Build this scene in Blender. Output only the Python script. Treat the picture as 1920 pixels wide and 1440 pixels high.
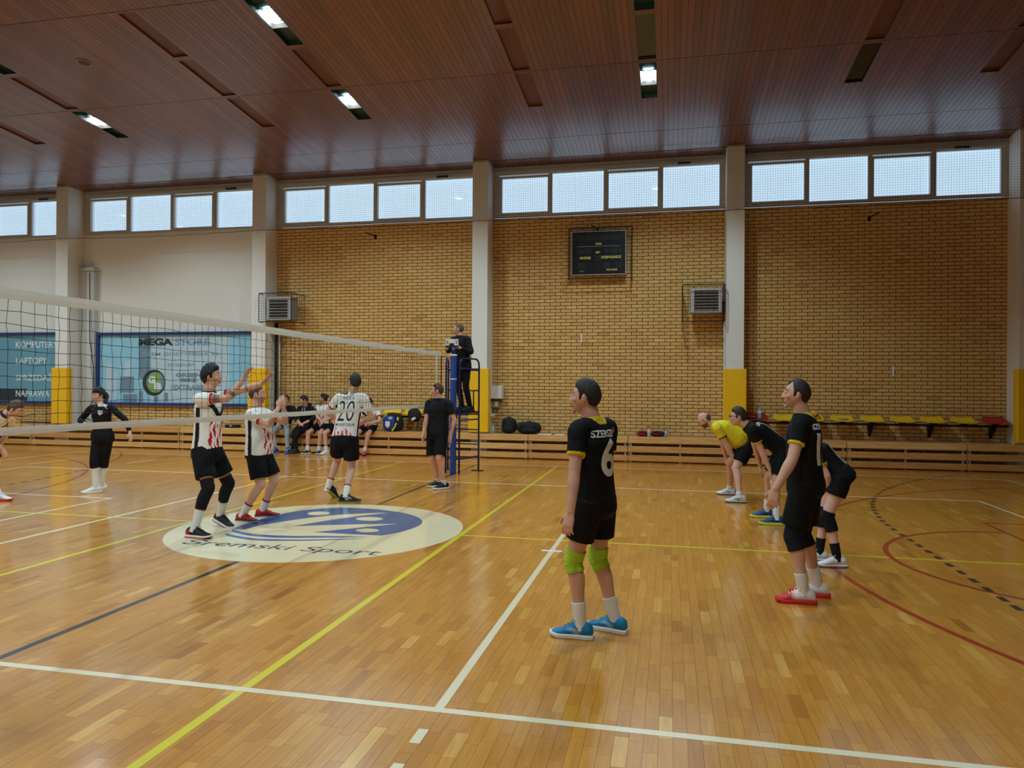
import bpy, bmesh, math, random
import numpy as np
from mathutils import Vector, Matrix, Quaternion
from mathutils.bvhtree import BVHTree

for _o in list(bpy.data.objects):
    bpy.data.objects.remove(_o, do_unlink=True)
SC = bpy.context.scene
COL = SC.collection
PI = math.pi
random.seed(7)
RNG = np.random.default_rng(7)

# ------------------------------------------------------------------ camera
CAM_POS = Vector((4.198, -3.771, 1.774))
cam_data = bpy.data.cameras.new('camera')
cam_data.sensor_width = 36.0
cam_data.lens = 36.0 * 1364.15 / 1920.0
cam_data.clip_start = 0.05
cam_data.clip_end = 300.0
cam = bpy.data.objects.new('camera', cam_data)
COL.objects.link(cam)
_r = Vector((0.97728, 0.21185, 0.00658)); _u = Vector((-0.00606, -0.0031, 0.99998)); _f = Vector((-0.21187, 0.9773, 0.00175))
cam.matrix_world = Matrix(((_r.x, _u.x, -_f.x, CAM_POS.x), (_r.y, _u.y, -_f.y, CAM_POS.y), (_r.z, _u.z, -_f.z, CAM_POS.z), (0, 0, 0, 1)))
SC.camera = cam

# ------------------------------------------------------------------ world, exposure, light levels
world = bpy.data.worlds.new('sky')
SC.world = world
world.use_nodes = True
world.node_tree.nodes['Background'].inputs[0].default_value = (0.62, 0.76, 1.0, 1)
world.node_tree.nodes['Background'].inputs[1].default_value = 0.9
SC.view_settings.view_transform = 'Standard'
SC.view_settings.look = 'None'
SC.view_settings.gamma = 1.0
SC.view_settings.use_curve_mapping = False
SC.view_settings.exposure = -0.24
SC.cycles.use_adaptive_sampling = True
SC.cycles.adaptive_threshold = 0.05
SC.cycles.adaptive_min_samples = 16
SC.cycles.max_bounces = 7
SC.cycles.diffuse_bounces = 4
SC.cycles.glossy_bounces = 3
SC.cycles.transmission_bounces = 2
SC.cycles.transparent_max_bounces = 8
SC.cycles.caustics_reflective = False
SC.cycles.caustics_refractive = False
DAYLIGHT = (0.58, 0.80, 1.0)
PANE_STRENGTH = 1.05          # daylight behind the frosted clerestory panes
PANE_FRONT = 0.9             # the same clerestory in the wall behind the camera
LAMP_COLOR = (0.70, 0.91, 1.0)
LAMP_STRENGTH = 55.0         # seen in the lamp glass
LAMP_WATTS = 560.0           # thrown by each reflector

# ------------------------------------------------------------------ helpers
def lin(c):
    return tuple((v / 255.0 / 12.92) if v / 255.0 <= 0.04045 else ((v / 255.0 + 0.055) / 1.055) ** 2.4 for v in c)

def tag(o, label=None, cat=None, group=None, kind=None):
    if label: o['label'] = label
    if cat: o['category'] = cat
    if group: o['group'] = group
    if kind: o['kind'] = kind
    return o

def empty(name, loc=(0, 0, 0), label=None, cat=None, group=None, rotz=0.0):
    o = bpy.data.objects.new(name, None)
    COL.objects.link(o)
    o.location = loc
    o.rotation_euler = (0, 0, rotz)
    o.empty_display_size = 0.1
    return tag(o, label, cat, group)

def link(name, me, mat=None, parent=None, loc=None):
    if mat is not None and not me.materials:
        if isinstance(mat, (list, tuple)):
            for m in mat: me.materials.append(m)
        else:
            me.materials.append(mat)
    o = bpy.data.objects.new(name, me)
    COL.objects.link(o)
    if loc is not None: o.location = loc
    if parent is not None:
        o.parent = parent
    return o

class MB:
    """collects shapes; build() links them as one mesh object"""
    def __init__(s):
        s.v = []; s.f = []; s.t = []
    def add(s, vs, fs, t=0.5):
        b = len(s.v)
        s.v += [tuple(v) for v in vs]
        s.f += [tuple(i + b for i in f) for f in fs]
        s.t += [t] * len(vs)
        return s
    def box(s, x0, x1, y0, y1, z0, z1, t=0.5):
        return s.add([(x0, y0, z0), (x1, y0, z0), (x1, y1, z0), (x0, y1, z0), (x0, y0, z1), (x1, y0, z1), (x1, y1, z1), (x0, y1, z1)],
                     [(0, 3, 2, 1), (4, 5, 6, 7), (0, 1, 5, 4), (1, 2, 6, 5), (2, 3, 7, 6), (3, 0, 4, 7)], t)
    def obox(s, c, ax, ay, az, hx, hy, hz, t=0.5):
        c = Vector(c); ax = Vector(ax).normalized() * hx; ay = Vector(ay).normalized() * hy; az = Vector(az).normalized() * hz
        vs = [c + a * ax + b * ay + d * az for d in (-1, 1) for a, b in ((-1, -1), (1, -1), (1, 1), (-1, 1))]
        return s.add(vs, [(0, 3, 2, 1), (4, 5, 6, 7), (0, 1, 5, 4), (1, 2, 6, 5), (2, 3, 7, 6), (3, 0, 4, 7)], t)
    def cbox(s, x0, x1, y0, y1, z0, z1, c=0.01, t=0.5):
        """box with chamfered edges"""
        vs = []
        for z, k in ((z0, c), (z0 + c, 0), (z1 - c, 0), (z1, c)):
            a0, a1, b0, b1 = x0 + k, x1 - k, y0 + k, y1 - k
            vs += [(a0 + c, b0, z), (a1 - c, b0, z), (a1, b0 + c, z), (a1, b1 - c, z), (a1 - c, b1, z), (a0 + c, b1, z), (a0, b1 - c, z), (a0, b0 + c, z)]
        fs = [tuple(range(7, -1, -1)), tuple(range(24, 32))]
        for r in range(3):
            for i in range(8):
                j = (i + 1) % 8
                fs.append((r * 8 + i, r * 8 + j, r * 8 + 8 + j, r * 8 + 8 + i))
        return s.add(vs, fs, t)
    def tube(s, pts, rad, n=8, cap=True, t=0.5):
        pts = [Vector(p) for p in pts]
        m = len(pts)
        rs = [rad] * m if not hasattr(rad, '__len__') else list(rad)
        tang = []
        for i in range(m):
            a = pts[max(i - 1, 0)]; b = pts[min(i + 1, m - 1)]
            d = (b - a)
            tang.append(d.normalized() if d.length > 1e-9 else Vector((0, 0, 1)))
        up = Vector((0, 0, 1)) if abs(tang[0].z) < 0.9 else Vector((1, 0, 0))
        u = (up - tang[0] * up.dot(tang[0])).normalized()
        vs = []
        for i in range(m):
            if i:
                u = (u - tang[i] * u.dot(tang[i])).normalized()
            w = tang[i].cross(u)
            for k in range(n):
                a = 2 * PI * k / n
                vs.append(pts[i] + (u * math.cos(a) + w * math.sin(a)) * rs[i])
        fs = []
        for i in range(m - 1):
            for k in range(n):
                k2 = (k + 1) % n
                fs.append((i * n + k, i * n + k2, (i + 1) * n + k2, (i + 1) * n + k))
        if cap:
            fs.append(tuple(range(n - 1, -1, -1)))
            fs.append(tuple((m - 1) * n + k for k in range(n)))
        return s.add(vs, fs, t)
    def rings(s, rings, cap=True, t=0.5):
        n = len(rings[0]); vs = [p for r in rings for p in r]; fs = []
        for i in range(len(rings) - 1):
            for k in range(n):
                k2 = (k + 1) % n
                fs.append((i * n + k, i * n + k2, (i + 1) * n + k2, (i + 1) * n + k))
        if cap:
            fs.append(tuple(range(n - 1, -1, -1)))
            fs.append(tuple((len(rings) - 1) * n + k for k in range(n)))
        return s.add(vs, fs, t)
    def lathe(s, prof, c=(0, 0, 0), n=16, t=0.5):
        return s.rings([[(c[0] + r * math.cos(2 * PI * k / n), c[1] + r * math.sin(2 * PI * k / n), c[2] + z) for k in range(n)] for r, z in prof], True, t)
    def ellipsoid(s, c, rx, ry, rz, n=14, m=9, R=None, t=0.5):
        rg = []
        for i in range(m + 1):
            th = -PI / 2 + PI * (i + 0.02) / (m + 0.04)
            ring = []
            for k in range(n):
                a = 2 * PI * k / n
                p = Vector((rx * math.cos(th) * math.cos(a), ry * math.cos(th) * math.sin(a), rz * math.sin(th)))
                if R is not None: p = R @ p
                ring.append(p + Vector(c))
            rg.append(ring)
        return s.rings(rg, True, t)
    def mesh(s, name, smooth=False, tint=False):
        me = bpy.data.meshes.new(name)
        me.from_pydata([tuple(v) for v in s.v], [], s.f)
        if tint:
            a = me.attributes.new('tint', 'FLOAT', 'POINT')
            a.data.foreach_set('value', np.array(s.t, dtype=np.float32))
        if smooth:
            me.polygons.foreach_set('use_smooth', [True] * len(me.polygons))
        return me
    def build(s, name, mat, parent=None, smooth=False, tint=False, loc=None):
        return link(name, s.mesh(name, smooth, tint), mat, parent, loc)

# ------------------------------------------------------------------ materials
def new_mat(name):
    m = bpy.data.materials.new(name); m.use_nodes = True
    nt = m.node_tree
    return m, nt, nt.nodes['Principled BSDF']

def mat(name, rgb, rough=0.5, metal=0.0, noise=0.06, scale=20.0, bump=0.0, coat=0.0, spec=0.5, coat_rough=0.1, sheen=0.0):
    m, nt, b = new_mat(name)
    c = lin(rgb)
    tc = nt.nodes.new('ShaderNodeTexCoord')
    nz = nt.nodes.new('ShaderNodeTexNoise'); nz.inputs['Scale'].default_value = scale; nz.inputs['Detail'].default_value = 4
    nt.links.new(tc.outputs['Object'], nz.inputs['Vector'])
    mr = nt.nodes.new('ShaderNodeMapRange')
    mr.inputs[3].default_value = 1 - noise; mr.inputs[4].default_value = 1 + noise
    nt.links.new(nz.outputs['Fac'], mr.inputs[0])
    mx = nt.nodes.new('ShaderNodeVectorMath'); mx.operation = 'SCALE'
    mx.inputs[0].default_value = c
    nt.links.new(mr.outputs[0], mx.inputs['Scale'])
    nt.links.new(mx.outputs[0], b.inputs['Base Color'])
    b.inputs['Roughness'].default_value = rough
    b.inputs['Metallic'].default_value = metal
    b.inputs['Specular IOR Level'].default_value = spec
    b.inputs['Coat Weight'].default_value = coat
    b.inputs['Coat Roughness'].default_value = coat_rough
    b.inputs['Sheen Weight'].default_value = sheen
    if bump:
        bp = nt.nodes.new('ShaderNodeBump'); bp.inputs['Strength'].default_value = bump; bp.inputs['Distance'].default_value = 0.01
        nt.links.new(nz.outputs['Fac'], bp.inputs['Height']); nt.links.new(bp.outputs[0], b.inputs['Normal'])
    return m

def ramp(nt, stops):
    r = nt.nodes.new('ShaderNodeValToRGB')
    e = r.color_ramp.elements
    e[0].position = stops[0][0]; e[0].color = lin(stops[0][1]) + (1,)
    e[1].position = stops[-1][0]; e[1].color = lin(stops[-1][1]) + (1,)
    for p, c in stops[1:-1]:
        n = e.new(p); n.color = lin(c) + (1,)
    return r

def tint_mat(name, stops, rough=0.4, grain=None, grain_amt=0.12, coat=0.0, coat_rough=0.1, spec=0.5, bump=0.0, rough_noise=0.0):
    """colour by the per-piece 'tint' attribute plus stretched grain"""
    m, nt, b = new_mat(name)
    at = nt.nodes.new('ShaderNodeAttribute'); at.attribute_name = 'tint'
    r = ramp(nt, stops)
    nt.links.new(at.outputs['Fac'], r.inputs[0])
    src = r.outputs[0]
    if grain:
        tc = nt.nodes.new('ShaderNodeTexCoord')
        mp = nt.nodes.new('ShaderNodeMapping'); mp.inputs['Scale'].default_value = grain
        nt.links.new(tc.outputs['Object'], mp.inputs['Vector'])
        # shift the grain from piece to piece
        ad = nt.nodes.new('ShaderNodeVectorMath'); ad.operation = 'ADD'
        cmb = nt.nodes.new('ShaderNodeCombineXYZ')
        ml = nt.nodes.new('ShaderNodeMath'); ml.operation = 'MULTIPLY'; ml.inputs[1].default_value = 91.0
        nt.links.new(at.outputs['Fac'], ml.inputs[0])
        for k in range(3): nt.links.new(ml.outputs[0], cmb.inputs[k])
        nt.links.new(mp.outputs[0], ad.inputs[0]); nt.links.new(cmb.outputs[0], ad.inputs[1])
        nz = nt.nodes.new('ShaderNodeTexNoise'); nz.inputs['Scale'].default_value = 1.0; nz.inputs['Detail'].default_value = 5; nz.inputs['Distortion'].default_value = 0.6
        nt.links.new(ad.outputs[0], nz.inputs['Vector'])
        mr = nt.nodes.new('ShaderNodeMapRange'); mr.inputs[1].default_value = 0.25; mr.inputs[2].default_value = 0.75
        mr.inputs[3].default_value = 1 - grain_amt; mr.inputs[4].default_value = 1 + grain_amt
        nt.links.new(nz.outputs['Fac'], mr.inputs[0])
        sc = nt.nodes.new('ShaderNodeVectorMath'); sc.operation = 'SCALE'
        nt.links.new(src, sc.inputs[0]); nt.links.new(mr.outputs[0], sc.inputs['Scale'])
        src = sc.outputs[0]
        if bump:
            bp = nt.nodes.new('ShaderNodeBump'); bp.inputs['Strength'].default_value = bump; bp.inputs['Distance'].default_value = 0.004
            nt.links.new(nz.outputs['Fac'], bp.inputs['Height']); nt.links.new(bp.outputs[0], b.inputs['Normal'])
    nt.links.new(src, b.inputs['Base Color'])
    b.inputs['Roughness'].default_value = rough
    b.inputs['Specular IOR Level'].default_value = spec
    b.inputs['Coat Weight'].default_value = coat
    b.inputs['Coat Roughness'].default_value = coat_rough
    return m

def vcol_mat(name, rough=0.7, weave=0.05, scale=220.0, spec=0.3, sheen=0.0, bump=0.0, bscale=9.0):
    """colour from the 'Col' attribute (print on cloth, tones of skin)"""
    m, nt, b = new_mat(name)
    at = nt.nodes.new('ShaderNodeAttribute'); at.attribute_name = 'Col'
    tc = nt.nodes.new('ShaderNodeTexCoord')
    nz = nt.nodes.new('ShaderNodeTexNoise'); nz.inputs['Scale'].default_value = scale
    nt.links.new(tc.outputs['Object'], nz.inputs['Vector'])
    mr = nt.nodes.new('ShaderNodeMapRange'); mr.inputs[3].default_value = 1 - weave; mr.inputs[4].default_value = 1 + weave
    nt.links.new(nz.outputs['Fac'], mr.inputs[0])
    sc = nt.nodes.new('ShaderNodeVectorMath'); sc.operation = 'SCALE'
    nt.links.new(at.outputs['Color'], sc.inputs[0]); nt.links.new(mr.outputs[0], sc.inputs['Scale'])
    nt.links.new(sc.outputs[0], b.inputs['Base Color'])
    b.inputs['Roughness'].default_value = rough
    b.inputs['Specular IOR Level'].default_value = spec
    b.inputs['Sheen Weight'].default_value = sheen
    if bump:
        n2 = nt.nodes.new('ShaderNodeTexNoise'); n2.inputs['Scale'].default_value = bscale; n2.inputs['Detail'].default_value = 3
        mp = nt.nodes.new('ShaderNodeMapping'); mp.inputs['Scale'].default_value = (1, 1, 0.45); mp.inputs['Rotation'].default_value = (0.5, 0.4, 0.2)
        nt.links.new(tc.outputs['Object'], mp.inputs[0]); nt.links.new(mp.outputs[0], n2.inputs['Vector'])
        bp = nt.nodes.new('ShaderNodeBump'); bp.inputs['Strength'].default_value = bump; bp.inputs['Distance'].default_value = 0.03
        nt.links.new(n2.outputs['Fac'], bp.inputs['Height']); nt.links.new(bp.outputs[0], b.inputs['Normal'])
    return m

def emit_mat(name, rgb, strength):
    m, nt, b = new_mat(name)
    b.inputs['Base Color'].default_value = tuple(rgb) + (1,)
    b.inputs['Emission Color'].default_value = tuple(rgb) + (1,)
    b.inputs['Emission Strength'].default_value = strength
    return m

def glass_mat(name, tint=(1, 1, 1), base_reflect=0.04):
    m = bpy.data.materials.new(name); m.use_nodes = True
    nt = m.node_tree; nt.nodes.clear()
    out = nt.nodes.new('ShaderNodeOutputMaterial')
    tr = nt.nodes.new('ShaderNodeBsdfTransparent'); tr.inputs[0].default_value = tuple(tint) + (1,)
    gl = nt.nodes.new('ShaderNodeBsdfGlossy'); gl.inputs['Roughness'].default_value = 0.03
    fr = nt.nodes.new('ShaderNodeFresnel'); fr.inputs[0].default_value = 1.45
    mx = nt.nodes.new('ShaderNodeMixShader')
    ge = nt.nodes.new('ShaderNodeNewGeometry')
    su = nt.nodes.new('ShaderNodeMath'); su.operation = 'SUBTRACT'; su.inputs[0].default_value = 1.0
    ml = nt.nodes.new('ShaderNodeMath'); ml.operation = 'MULTIPLY'
    nt.links.new(ge.outputs['Backfacing'], su.inputs[1]); nt.links.new(su.outputs[0], ml.inputs[0]); nt.links.new(fr.outputs[0], ml.inputs[1])
    nt.links.new(ml.outputs[0], mx.inputs[0]); nt.links.new(tr.outputs[0], mx.inputs[1]); nt.links.new(gl.outputs[0], mx.inputs[2])
    nt.links.new(mx.outputs[0], out.inputs[0])
    return m

M = {}
M['plank'] = tint_mat('parquet', [(0.0, (172, 104, 30)), (0.3, (196, 128, 42)), (0.7, (206, 140, 52)), (1.0, (224, 168, 80))], rough=0.3, grain=(46, 3.2, 10), grain_amt=0.16, coat=0.7, coat_rough=0.12, spec=0.4)
M['subfloor'] = mat('subfloor', (96, 58, 22), 0.8)
M['paint_white'] = mat('line_white', (238, 220, 186), 0.3, coat=0.5, noise=0.05, scale=6)
M['paint_yellow'] = mat('line_yellow', (222, 204, 40), 0.3, coat=0.5)
M['paint_dark'] = mat('line_dark', (38, 40, 46), 0.3, coat=0.5)
M['paint_red'] = mat('line_red', (168, 48, 24), 0.3, coat=0.5)
M['paint_cream'] = mat('disc_cream', (234, 216, 174), 0.32, coat=0.5, noise=0.03, scale=4)
M['paint_blue'] = mat('logo_blue', (4, 92, 152), 0.32, coat=0.5, noise=0.05, scale=6)
M['brick'] = tint_mat('brick', [(0.0, (198, 148, 80)), (0.25, (214, 168, 98)), (0.75, (220, 176, 106)), (1.0, (226, 186, 116))], rough=0.75, grain=(30, 30, 60), grain_amt=0.08, bump=0.25)
M['mortar'] = mat('mortar', (44, 25, 10), 0.95, noise=0.15, scale=40)
M['ceil'] = tint_mat('ceiling_board', [(0.0, (96, 46, 26)), (0.5, (106, 52, 30)), (1.0, (120, 62, 38))], rough=0.42, grain=(22, 1.6, 4), grain_amt=0.16, spec=0.6, coat=0.8, coat_rough=0.25)
M['ceil_dark'] = mat('ceiling_void', (30, 16, 10), 0.9)
M['recess'] = mat('recess_panel', (98, 50, 30), 0.55, noise=0.12, scale=5, coat=0.3)
M['plaster'] = mat('plaster', (226, 224, 216), 0.85, noise=0.02, scale=2)
M['pillar'] = mat('pillar_paint', (228, 226, 220), 0.6, noise=0.02, scale=3)
M['greywall'] = mat('grey_paint', (196, 196, 192), 0.7, noise=0.03, scale=3)
M['pad'] = mat('pad_vinyl', (244, 190, 14), 0.4, noise=0.04, scale=3)
M['pine'] = tint_mat('pine', [(0.0, (196, 140, 74)), (0.5, (210, 156, 88)), (1.0, (224, 176, 108))], rough=0.45, grain=(2.0, 20, 26), grain_amt=0.2, coat=0.25, coat_rough=0.2)
M['pinetop'] = tint_mat('pine_worn', [(0.0, (170, 120, 70)), (1.0, (200, 150, 96))], rough=0.55, grain=(1.6, 20, 26), grain_amt=0.2)
M['steel'] = mat('steel', (190, 192, 194), 0.4, 0.3)
M['dark_steel'] = mat('dark_steel', (24, 22, 24), 0.5, 0.3)
M['alu'] = mat('window_frame', (196, 192, 184), 0.5, 0.2)
M['alu_light'] = mat('window_head', (196, 196, 192), 0.5)
M['glass'] = glass_mat('pane_glass')
M['daylight'] = emit_mat('daylight_panel', DAYLIGHT, PANE_STRENGTH)
M['daylight_front'] = emit_mat('daylight_panel_front', (0.66, 0.85, 1.0), PANE_FRONT)
M['lamp'] = emit_mat('lamp_glow', LAMP_COLOR, LAMP_STRENGTH)
M['lamp_house'] = mat('lamp_housing', (52, 80, 76), 0.35, 0.5)
M['lamp_off'] = mat('lamp_glass_off', (22, 32, 34), 0.15, 0.0, coat=0.6)
M['navy'] = mat('navy_tube', (28, 46, 112), 0.35, 0.3)
M['blue'] = mat('blue_pad', (22, 62, 138), 0.5, noise=0.04)
M['black'] = mat('black_cloth', (20, 20, 23), 0.85, noise=0.2, scale=14, bump=0.3)
M['black_plastic'] = mat('black_plastic', (22, 22, 24), 0.4)
M['white_plastic'] = mat('white_plastic', (226, 226, 222), 0.4)
M['grey_plastic'] = mat('grey_plastic', (140, 142, 140), 0.5)
M['net_black'] = mat('net_cord', (18, 18, 20), 0.8)
M['net_white'] = mat('net_tape', (214, 208, 196), 0.7, noise=0.05, scale=8)
M['seat_yellow'] = mat('seat_yellow', (236, 190, 34), 0.25, coat=0.4, noise=0.02)
M['seat_red'] = mat('seat_red', (176, 22, 34), 0.25, coat=0.4, noise=0.02)
M['paper'] = mat('paper', (232, 232, 228), 0.7)
M['red_cloth'] = mat('red_cloth', (150, 22, 32), 0.8, noise=0.15, bump=0.2)
M['maroon'] = mat('maroon_cloth', (92, 16, 34), 0.8, noise=0.15, bump=0.2)
M['bottle'] = mat('bottle_clear', (176, 190, 196), 0.12, coat=0.6)
M['bottle_blue'] = mat('bottle_blue', (120, 160, 190), 0.12, coat=0.6)
M['bag_blue'] = mat('bag_blue', (26, 52, 128), 0.6, noise=0.1)
M['bag_lime'] = mat('bag_lime', (206, 212, 60), 0.6)
M['orange'] = mat('orange_cloth', (240, 160, 30), 0.6)
M['film'] = mat('film_blue', (146, 202, 226), 0.25, noise=0.08, scale=3, coat=0.3)
M['film_teal'] = mat('film_teal', (100, 158, 182), 0.25, noise=0.08, scale=3, coat=0.3)
M['film_pale'] = mat('film_pale', (186, 208, 220), 0.3, noise=0.06, scale=4)
M['frame_blue'] = mat('frame_blue', (24, 52, 118), 0.45)
M['ink_white'] = mat('ink_white', (222, 232, 236), 0.5)
M['ink_grey'] = mat('ink_grey', (112, 142, 160), 0.5)
M['ink_light'] = mat('ink_light', (132, 164, 182), 0.5)
M['ink_dark'] = mat('ink_dark', (40, 52, 62), 0.5)
M['ink_green'] = mat('ink_green', (132, 168, 96), 0.5)
M['ink_black'] = mat('ink_black', (16, 16, 18), 0.6)
M['screen'] = mat('scoreboard_face', (9, 11, 16), 0.3, noise=0.1)
M['screen_cell'] = mat('scoreboard_cell', (32, 36, 42), 0.3)
M['amber'] = mat('amber_print', (236, 222, 110), 0.5)
M['jersey_ink'] = mat('print_white', (216, 216, 214), 0.7)
M['laces'] = mat('laces', (226, 226, 222), 0.8)

# ------------------------------------------------------------------ flat lettering as thin mesh
def text_mesh(body, size, extrude=0.0015, align='CENTER', shear=0.0, space=1.0, bold=0.0, fit=None):
    cu = bpy.data.curves.new('lettering', 'FONT')
    cu.body = body; cu.size = size; cu.extrude = extrude; cu.align_x = align; cu.align_y = 'CENTER'
    cu.shear = shear; cu.space_character = space; cu.offset = bold; cu.resolution_u = 4
    o = bpy.data.objects.new('lettering', cu); COL.objects.link(o)
    dg = bpy.context.evaluated_depsgraph_get()
    me = bpy.data.meshes.new_from_object(o.evaluated_get(dg))
    bpy.data.objects.remove(o, do_unlink=True); bpy.data.curves.remove(cu)
    if fit:
        n = len(me.vertices); co = np.empty(n * 3); me.vertices.foreach_get('co', co); co = co.reshape(-1, 3)
        lo = co.min(0); hi = co.max(0)
        co[:, 0] = (co[:, 0] - (lo[0] + hi[0]) / 2) * fit[0] / max(hi[0] - lo[0], 1e-6)
        co[:, 1] = (co[:, 1] - (lo[1] + hi[1]) / 2) * fit[1] / max(hi[1] - lo[1], 1e-6)
        me.vertices.foreach_set('co', co.ravel())
    return me

def sign_text(name, body, parent, loc, rot, mat_, size=0.1, **kw):
    me = text_mesh(body, size, **kw); me.name = name
    me.materials.clear(); me.materials.append(mat_)
    o = bpy.data.objects.new(name, me); COL.objects.link(o)
    o.location = loc; o.rotation_euler = rot
    if parent is not None: o.parent = parent
    return o

def poly_prism(pts, z0, z1):
    """flat polygon (any outline) with thickness, triangulated"""
    bm = bmesh.new()
    vs = [bm.verts.new((p[0], p[1], z1)) for p in pts]
    f = bm.faces.new(vs)
    bmesh.ops.triangulate(bm, faces=[f])
    if f.is_valid and f.normal.z < 0: pass
    r = bmesh.ops.extrude_face_region(bm, geom=bm.faces[:])
    for v in r['geom']:
        if isinstance(v, bmesh.types.BMVert): v.co.z = z0
    bmesh.ops.recalc_face_normals(bm, faces=bm.faces[:])
    me = bpy.data.meshes.new('flat_print'); bm.to_mesh(me); bm.free()
    return me
# ================================================================== THE HALL
YW = 14.08            # inner face of the window wall
YF = -5.08            # wall behind the camera
XL, XR = -18.6, 17.6
PILLARS = [-18.52, -12.50, -6.38, -0.375, 5.645, 11.60, 17.4]
PW = 0.195            # half width of a pillar
PY = 13.50            # front face of the pillars
def ceil_z(y):
    return 7.25 + 0.08 * (YW - y) if y >= 4.5 else 7.25 + 0.08 * (y - YF)

# ---------------------------------------------------------------- floor
floor = MB().box(XL, XR, YF, YW, -0.06, -0.016).build('floor', M['subfloor'])
tag(floor, 'glossy honey-brown parquet sports floor with court markings', 'floor', kind='structure')
PLW, GAP = 0.072, 0.0006
planks = []
ncol = int((XR - XL) / PLW)
for i in range(ncol):
    x0 = XL + i * PLW
    y = YF - random.random() * 0.5
    while y < YW:
        L = random.choice((0.3, 0.3, 0.36, 0.36, 0.42, 0.25))
        # far plank ends merge: longer pieces where the photograph no longer shows the ends
        if y > 8.5: L *= 2
        y1 = min(y + L, YW)
        ya = max(y, YF)
        xc, yc = x0 + PLW / 2 - CAM_POS.x, (ya + y1) / 2 - CAM_POS.y
        fwd = -0.212 * xc + 0.977 * yc
        rgt = 0.977 * xc + 0.212 * yc
        if y1 - ya > 0.02 and fwd > -0.8 and abs(rgt) < fwd * 1.25 + 4.0:
            vis = fwd > 3.25 and abs(rgt) < fwd * 0.70
            planks.append((x0, ya, y1, min(1.0, max(0.0, random.gauss(0.5, 0.17))), fwd if vis else 99 + fwd))
        y += L
planks.sort(key=lambda q: q[4])
def plank_into(mb, q):
    x0, a, b, t, _ = q
    g = GAP; z = -random.random() * 0.0002
    vs = [(x0 + g, a + g, -0.016), (x0 + PLW - g, a + g, -0.016), (x0 + PLW - g, b - g, -0.016), (x0 + g, b - g, -0.016),
          (x0 + g, a + g, z), (x0 + PLW - g, a + g, z), (x0 + PLW - g, b - g, z), (x0 + g, b - g, z)]
    fs = [(4, 5, 6, 7), (0, 1, 5, 4), (1, 2, 6, 5), (2, 3, 7, 6), (3, 0, 4, 7)]
    mb.add(vs, fs, t)
for q in planks[:300]:
    mb = MB(); plank_into(mb, q); mb.build('plank', M['plank'], floor, tint=True)
mb = MB()
for q in planks[300:]: plank_into(mb, q)
tag(mb.build('plank_field', M['plank'], floor, tint=True), kind='stuff')

# ---------------------------------------------------------------- court markings (paint on the floor)
LZ = 0.0009
def line(name, x0, x1, y0, y1, m, z=LZ):
    return MB().box(min(x0, x1), max(x0, x1), min(y0, y1), max(y0, y1), 0.0, z).build(name, M[m], floor)
def arc(name, cx, cy, r, a0, a1, w, m, z=LZ, n=64):
    mb = MB(); vs = []
    for k in range(n + 1):
        a = a0 + (a1 - a0) * k / n
        for rr in (r - w / 2, r + w / 2): vs.append((cx + rr * math.cos(a), cy + rr * math.sin(a), z))
    mb.add(vs, [(2 * k, 2 * k + 1, 2 * k + 3, 2 * k + 2) for k in range(n)])
    return mb.build(name, M[m], floor)
line('center_line', -0.03, 0.03, -3.6, 12.0, 'paint_dark', 0.0007)
line('lane_line', 1.76, 1.82, YF + 0.3, 12.02, 'paint_yellow', 0.0008)
line('lane_line', -1.82, -1.76, YF + 0.3, 12.02, 'paint_yellow', 0.0008)
line('lane_crossline', 1.82, 8.95, 4.475, 4.525, 'paint_yellow', 0.0008)
line('lane_crossline', -8.95, -1.82, 4.475, 4.525, 'paint_yellow', 0.0008)
line('sideline', -9, 9, 0.0, 0.055, 'paint_white', 0.0011)
line('sideline', -9, 9, 8.945, 9.0, 'paint_white', 0.0011)
line('end_line', 8.95, 9.0, 0.055, 8.945, 'paint_white', 0.0011)
line('end_line', -9.0, -8.95, 0.055, 8.945, 'paint_white', 0.0011)
line('attack_line', 2.945, 3.0, 0.055, 8.945, 'paint_white', 0.0011)
line('attack_line', -3.0, -2.945, 0.055, 8.945, 'paint_white', 0.0011)
for sx in (1, -1):
    for k in range(5):
        y1 = -0.2 - 0.35 * k
        line('attack_dash', sx * 2.945, sx * 3.0, y1 - 0.15, y1, 'paint_white', 0.0011)
        line('attack_dash', sx * 2.945, sx * 3.0, 9.2 + 0.35 * k, 9.35 + 0.35 * k, 'paint_white', 0.0011)
MB().box(2.86, 3.08, 3.92, 3.98, 0.0, 0.0016).build('tape_mark', M['jersey_ink'], floor)
line('outer_line', -10.64, 10.64, 12.02, 12.07, 'paint_cream', 0.001)
line('outer_line', 10.59, 10.64, YF + 0.4, 12.02, 'paint_cream', 0.001)
line('outer_line', -10.64, -10.59, YF + 0.4, 12.02, 'paint_cream', 0.001)
line('serving_mark', -9.35, -9.3, 9.4, 10.9, 'paint_cream', 0.001)
line('serving_mark', -7.48, -7.43, 10.1, 10.95, 'paint_cream', 0.001)
line('training_line', -4.19, -4.14, 0.6, 5.86, 'paint_white', 0.001)
line('training_line', -10.0, -4.19, 5.81, 5.86, 'paint_white', 0.001)
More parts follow.
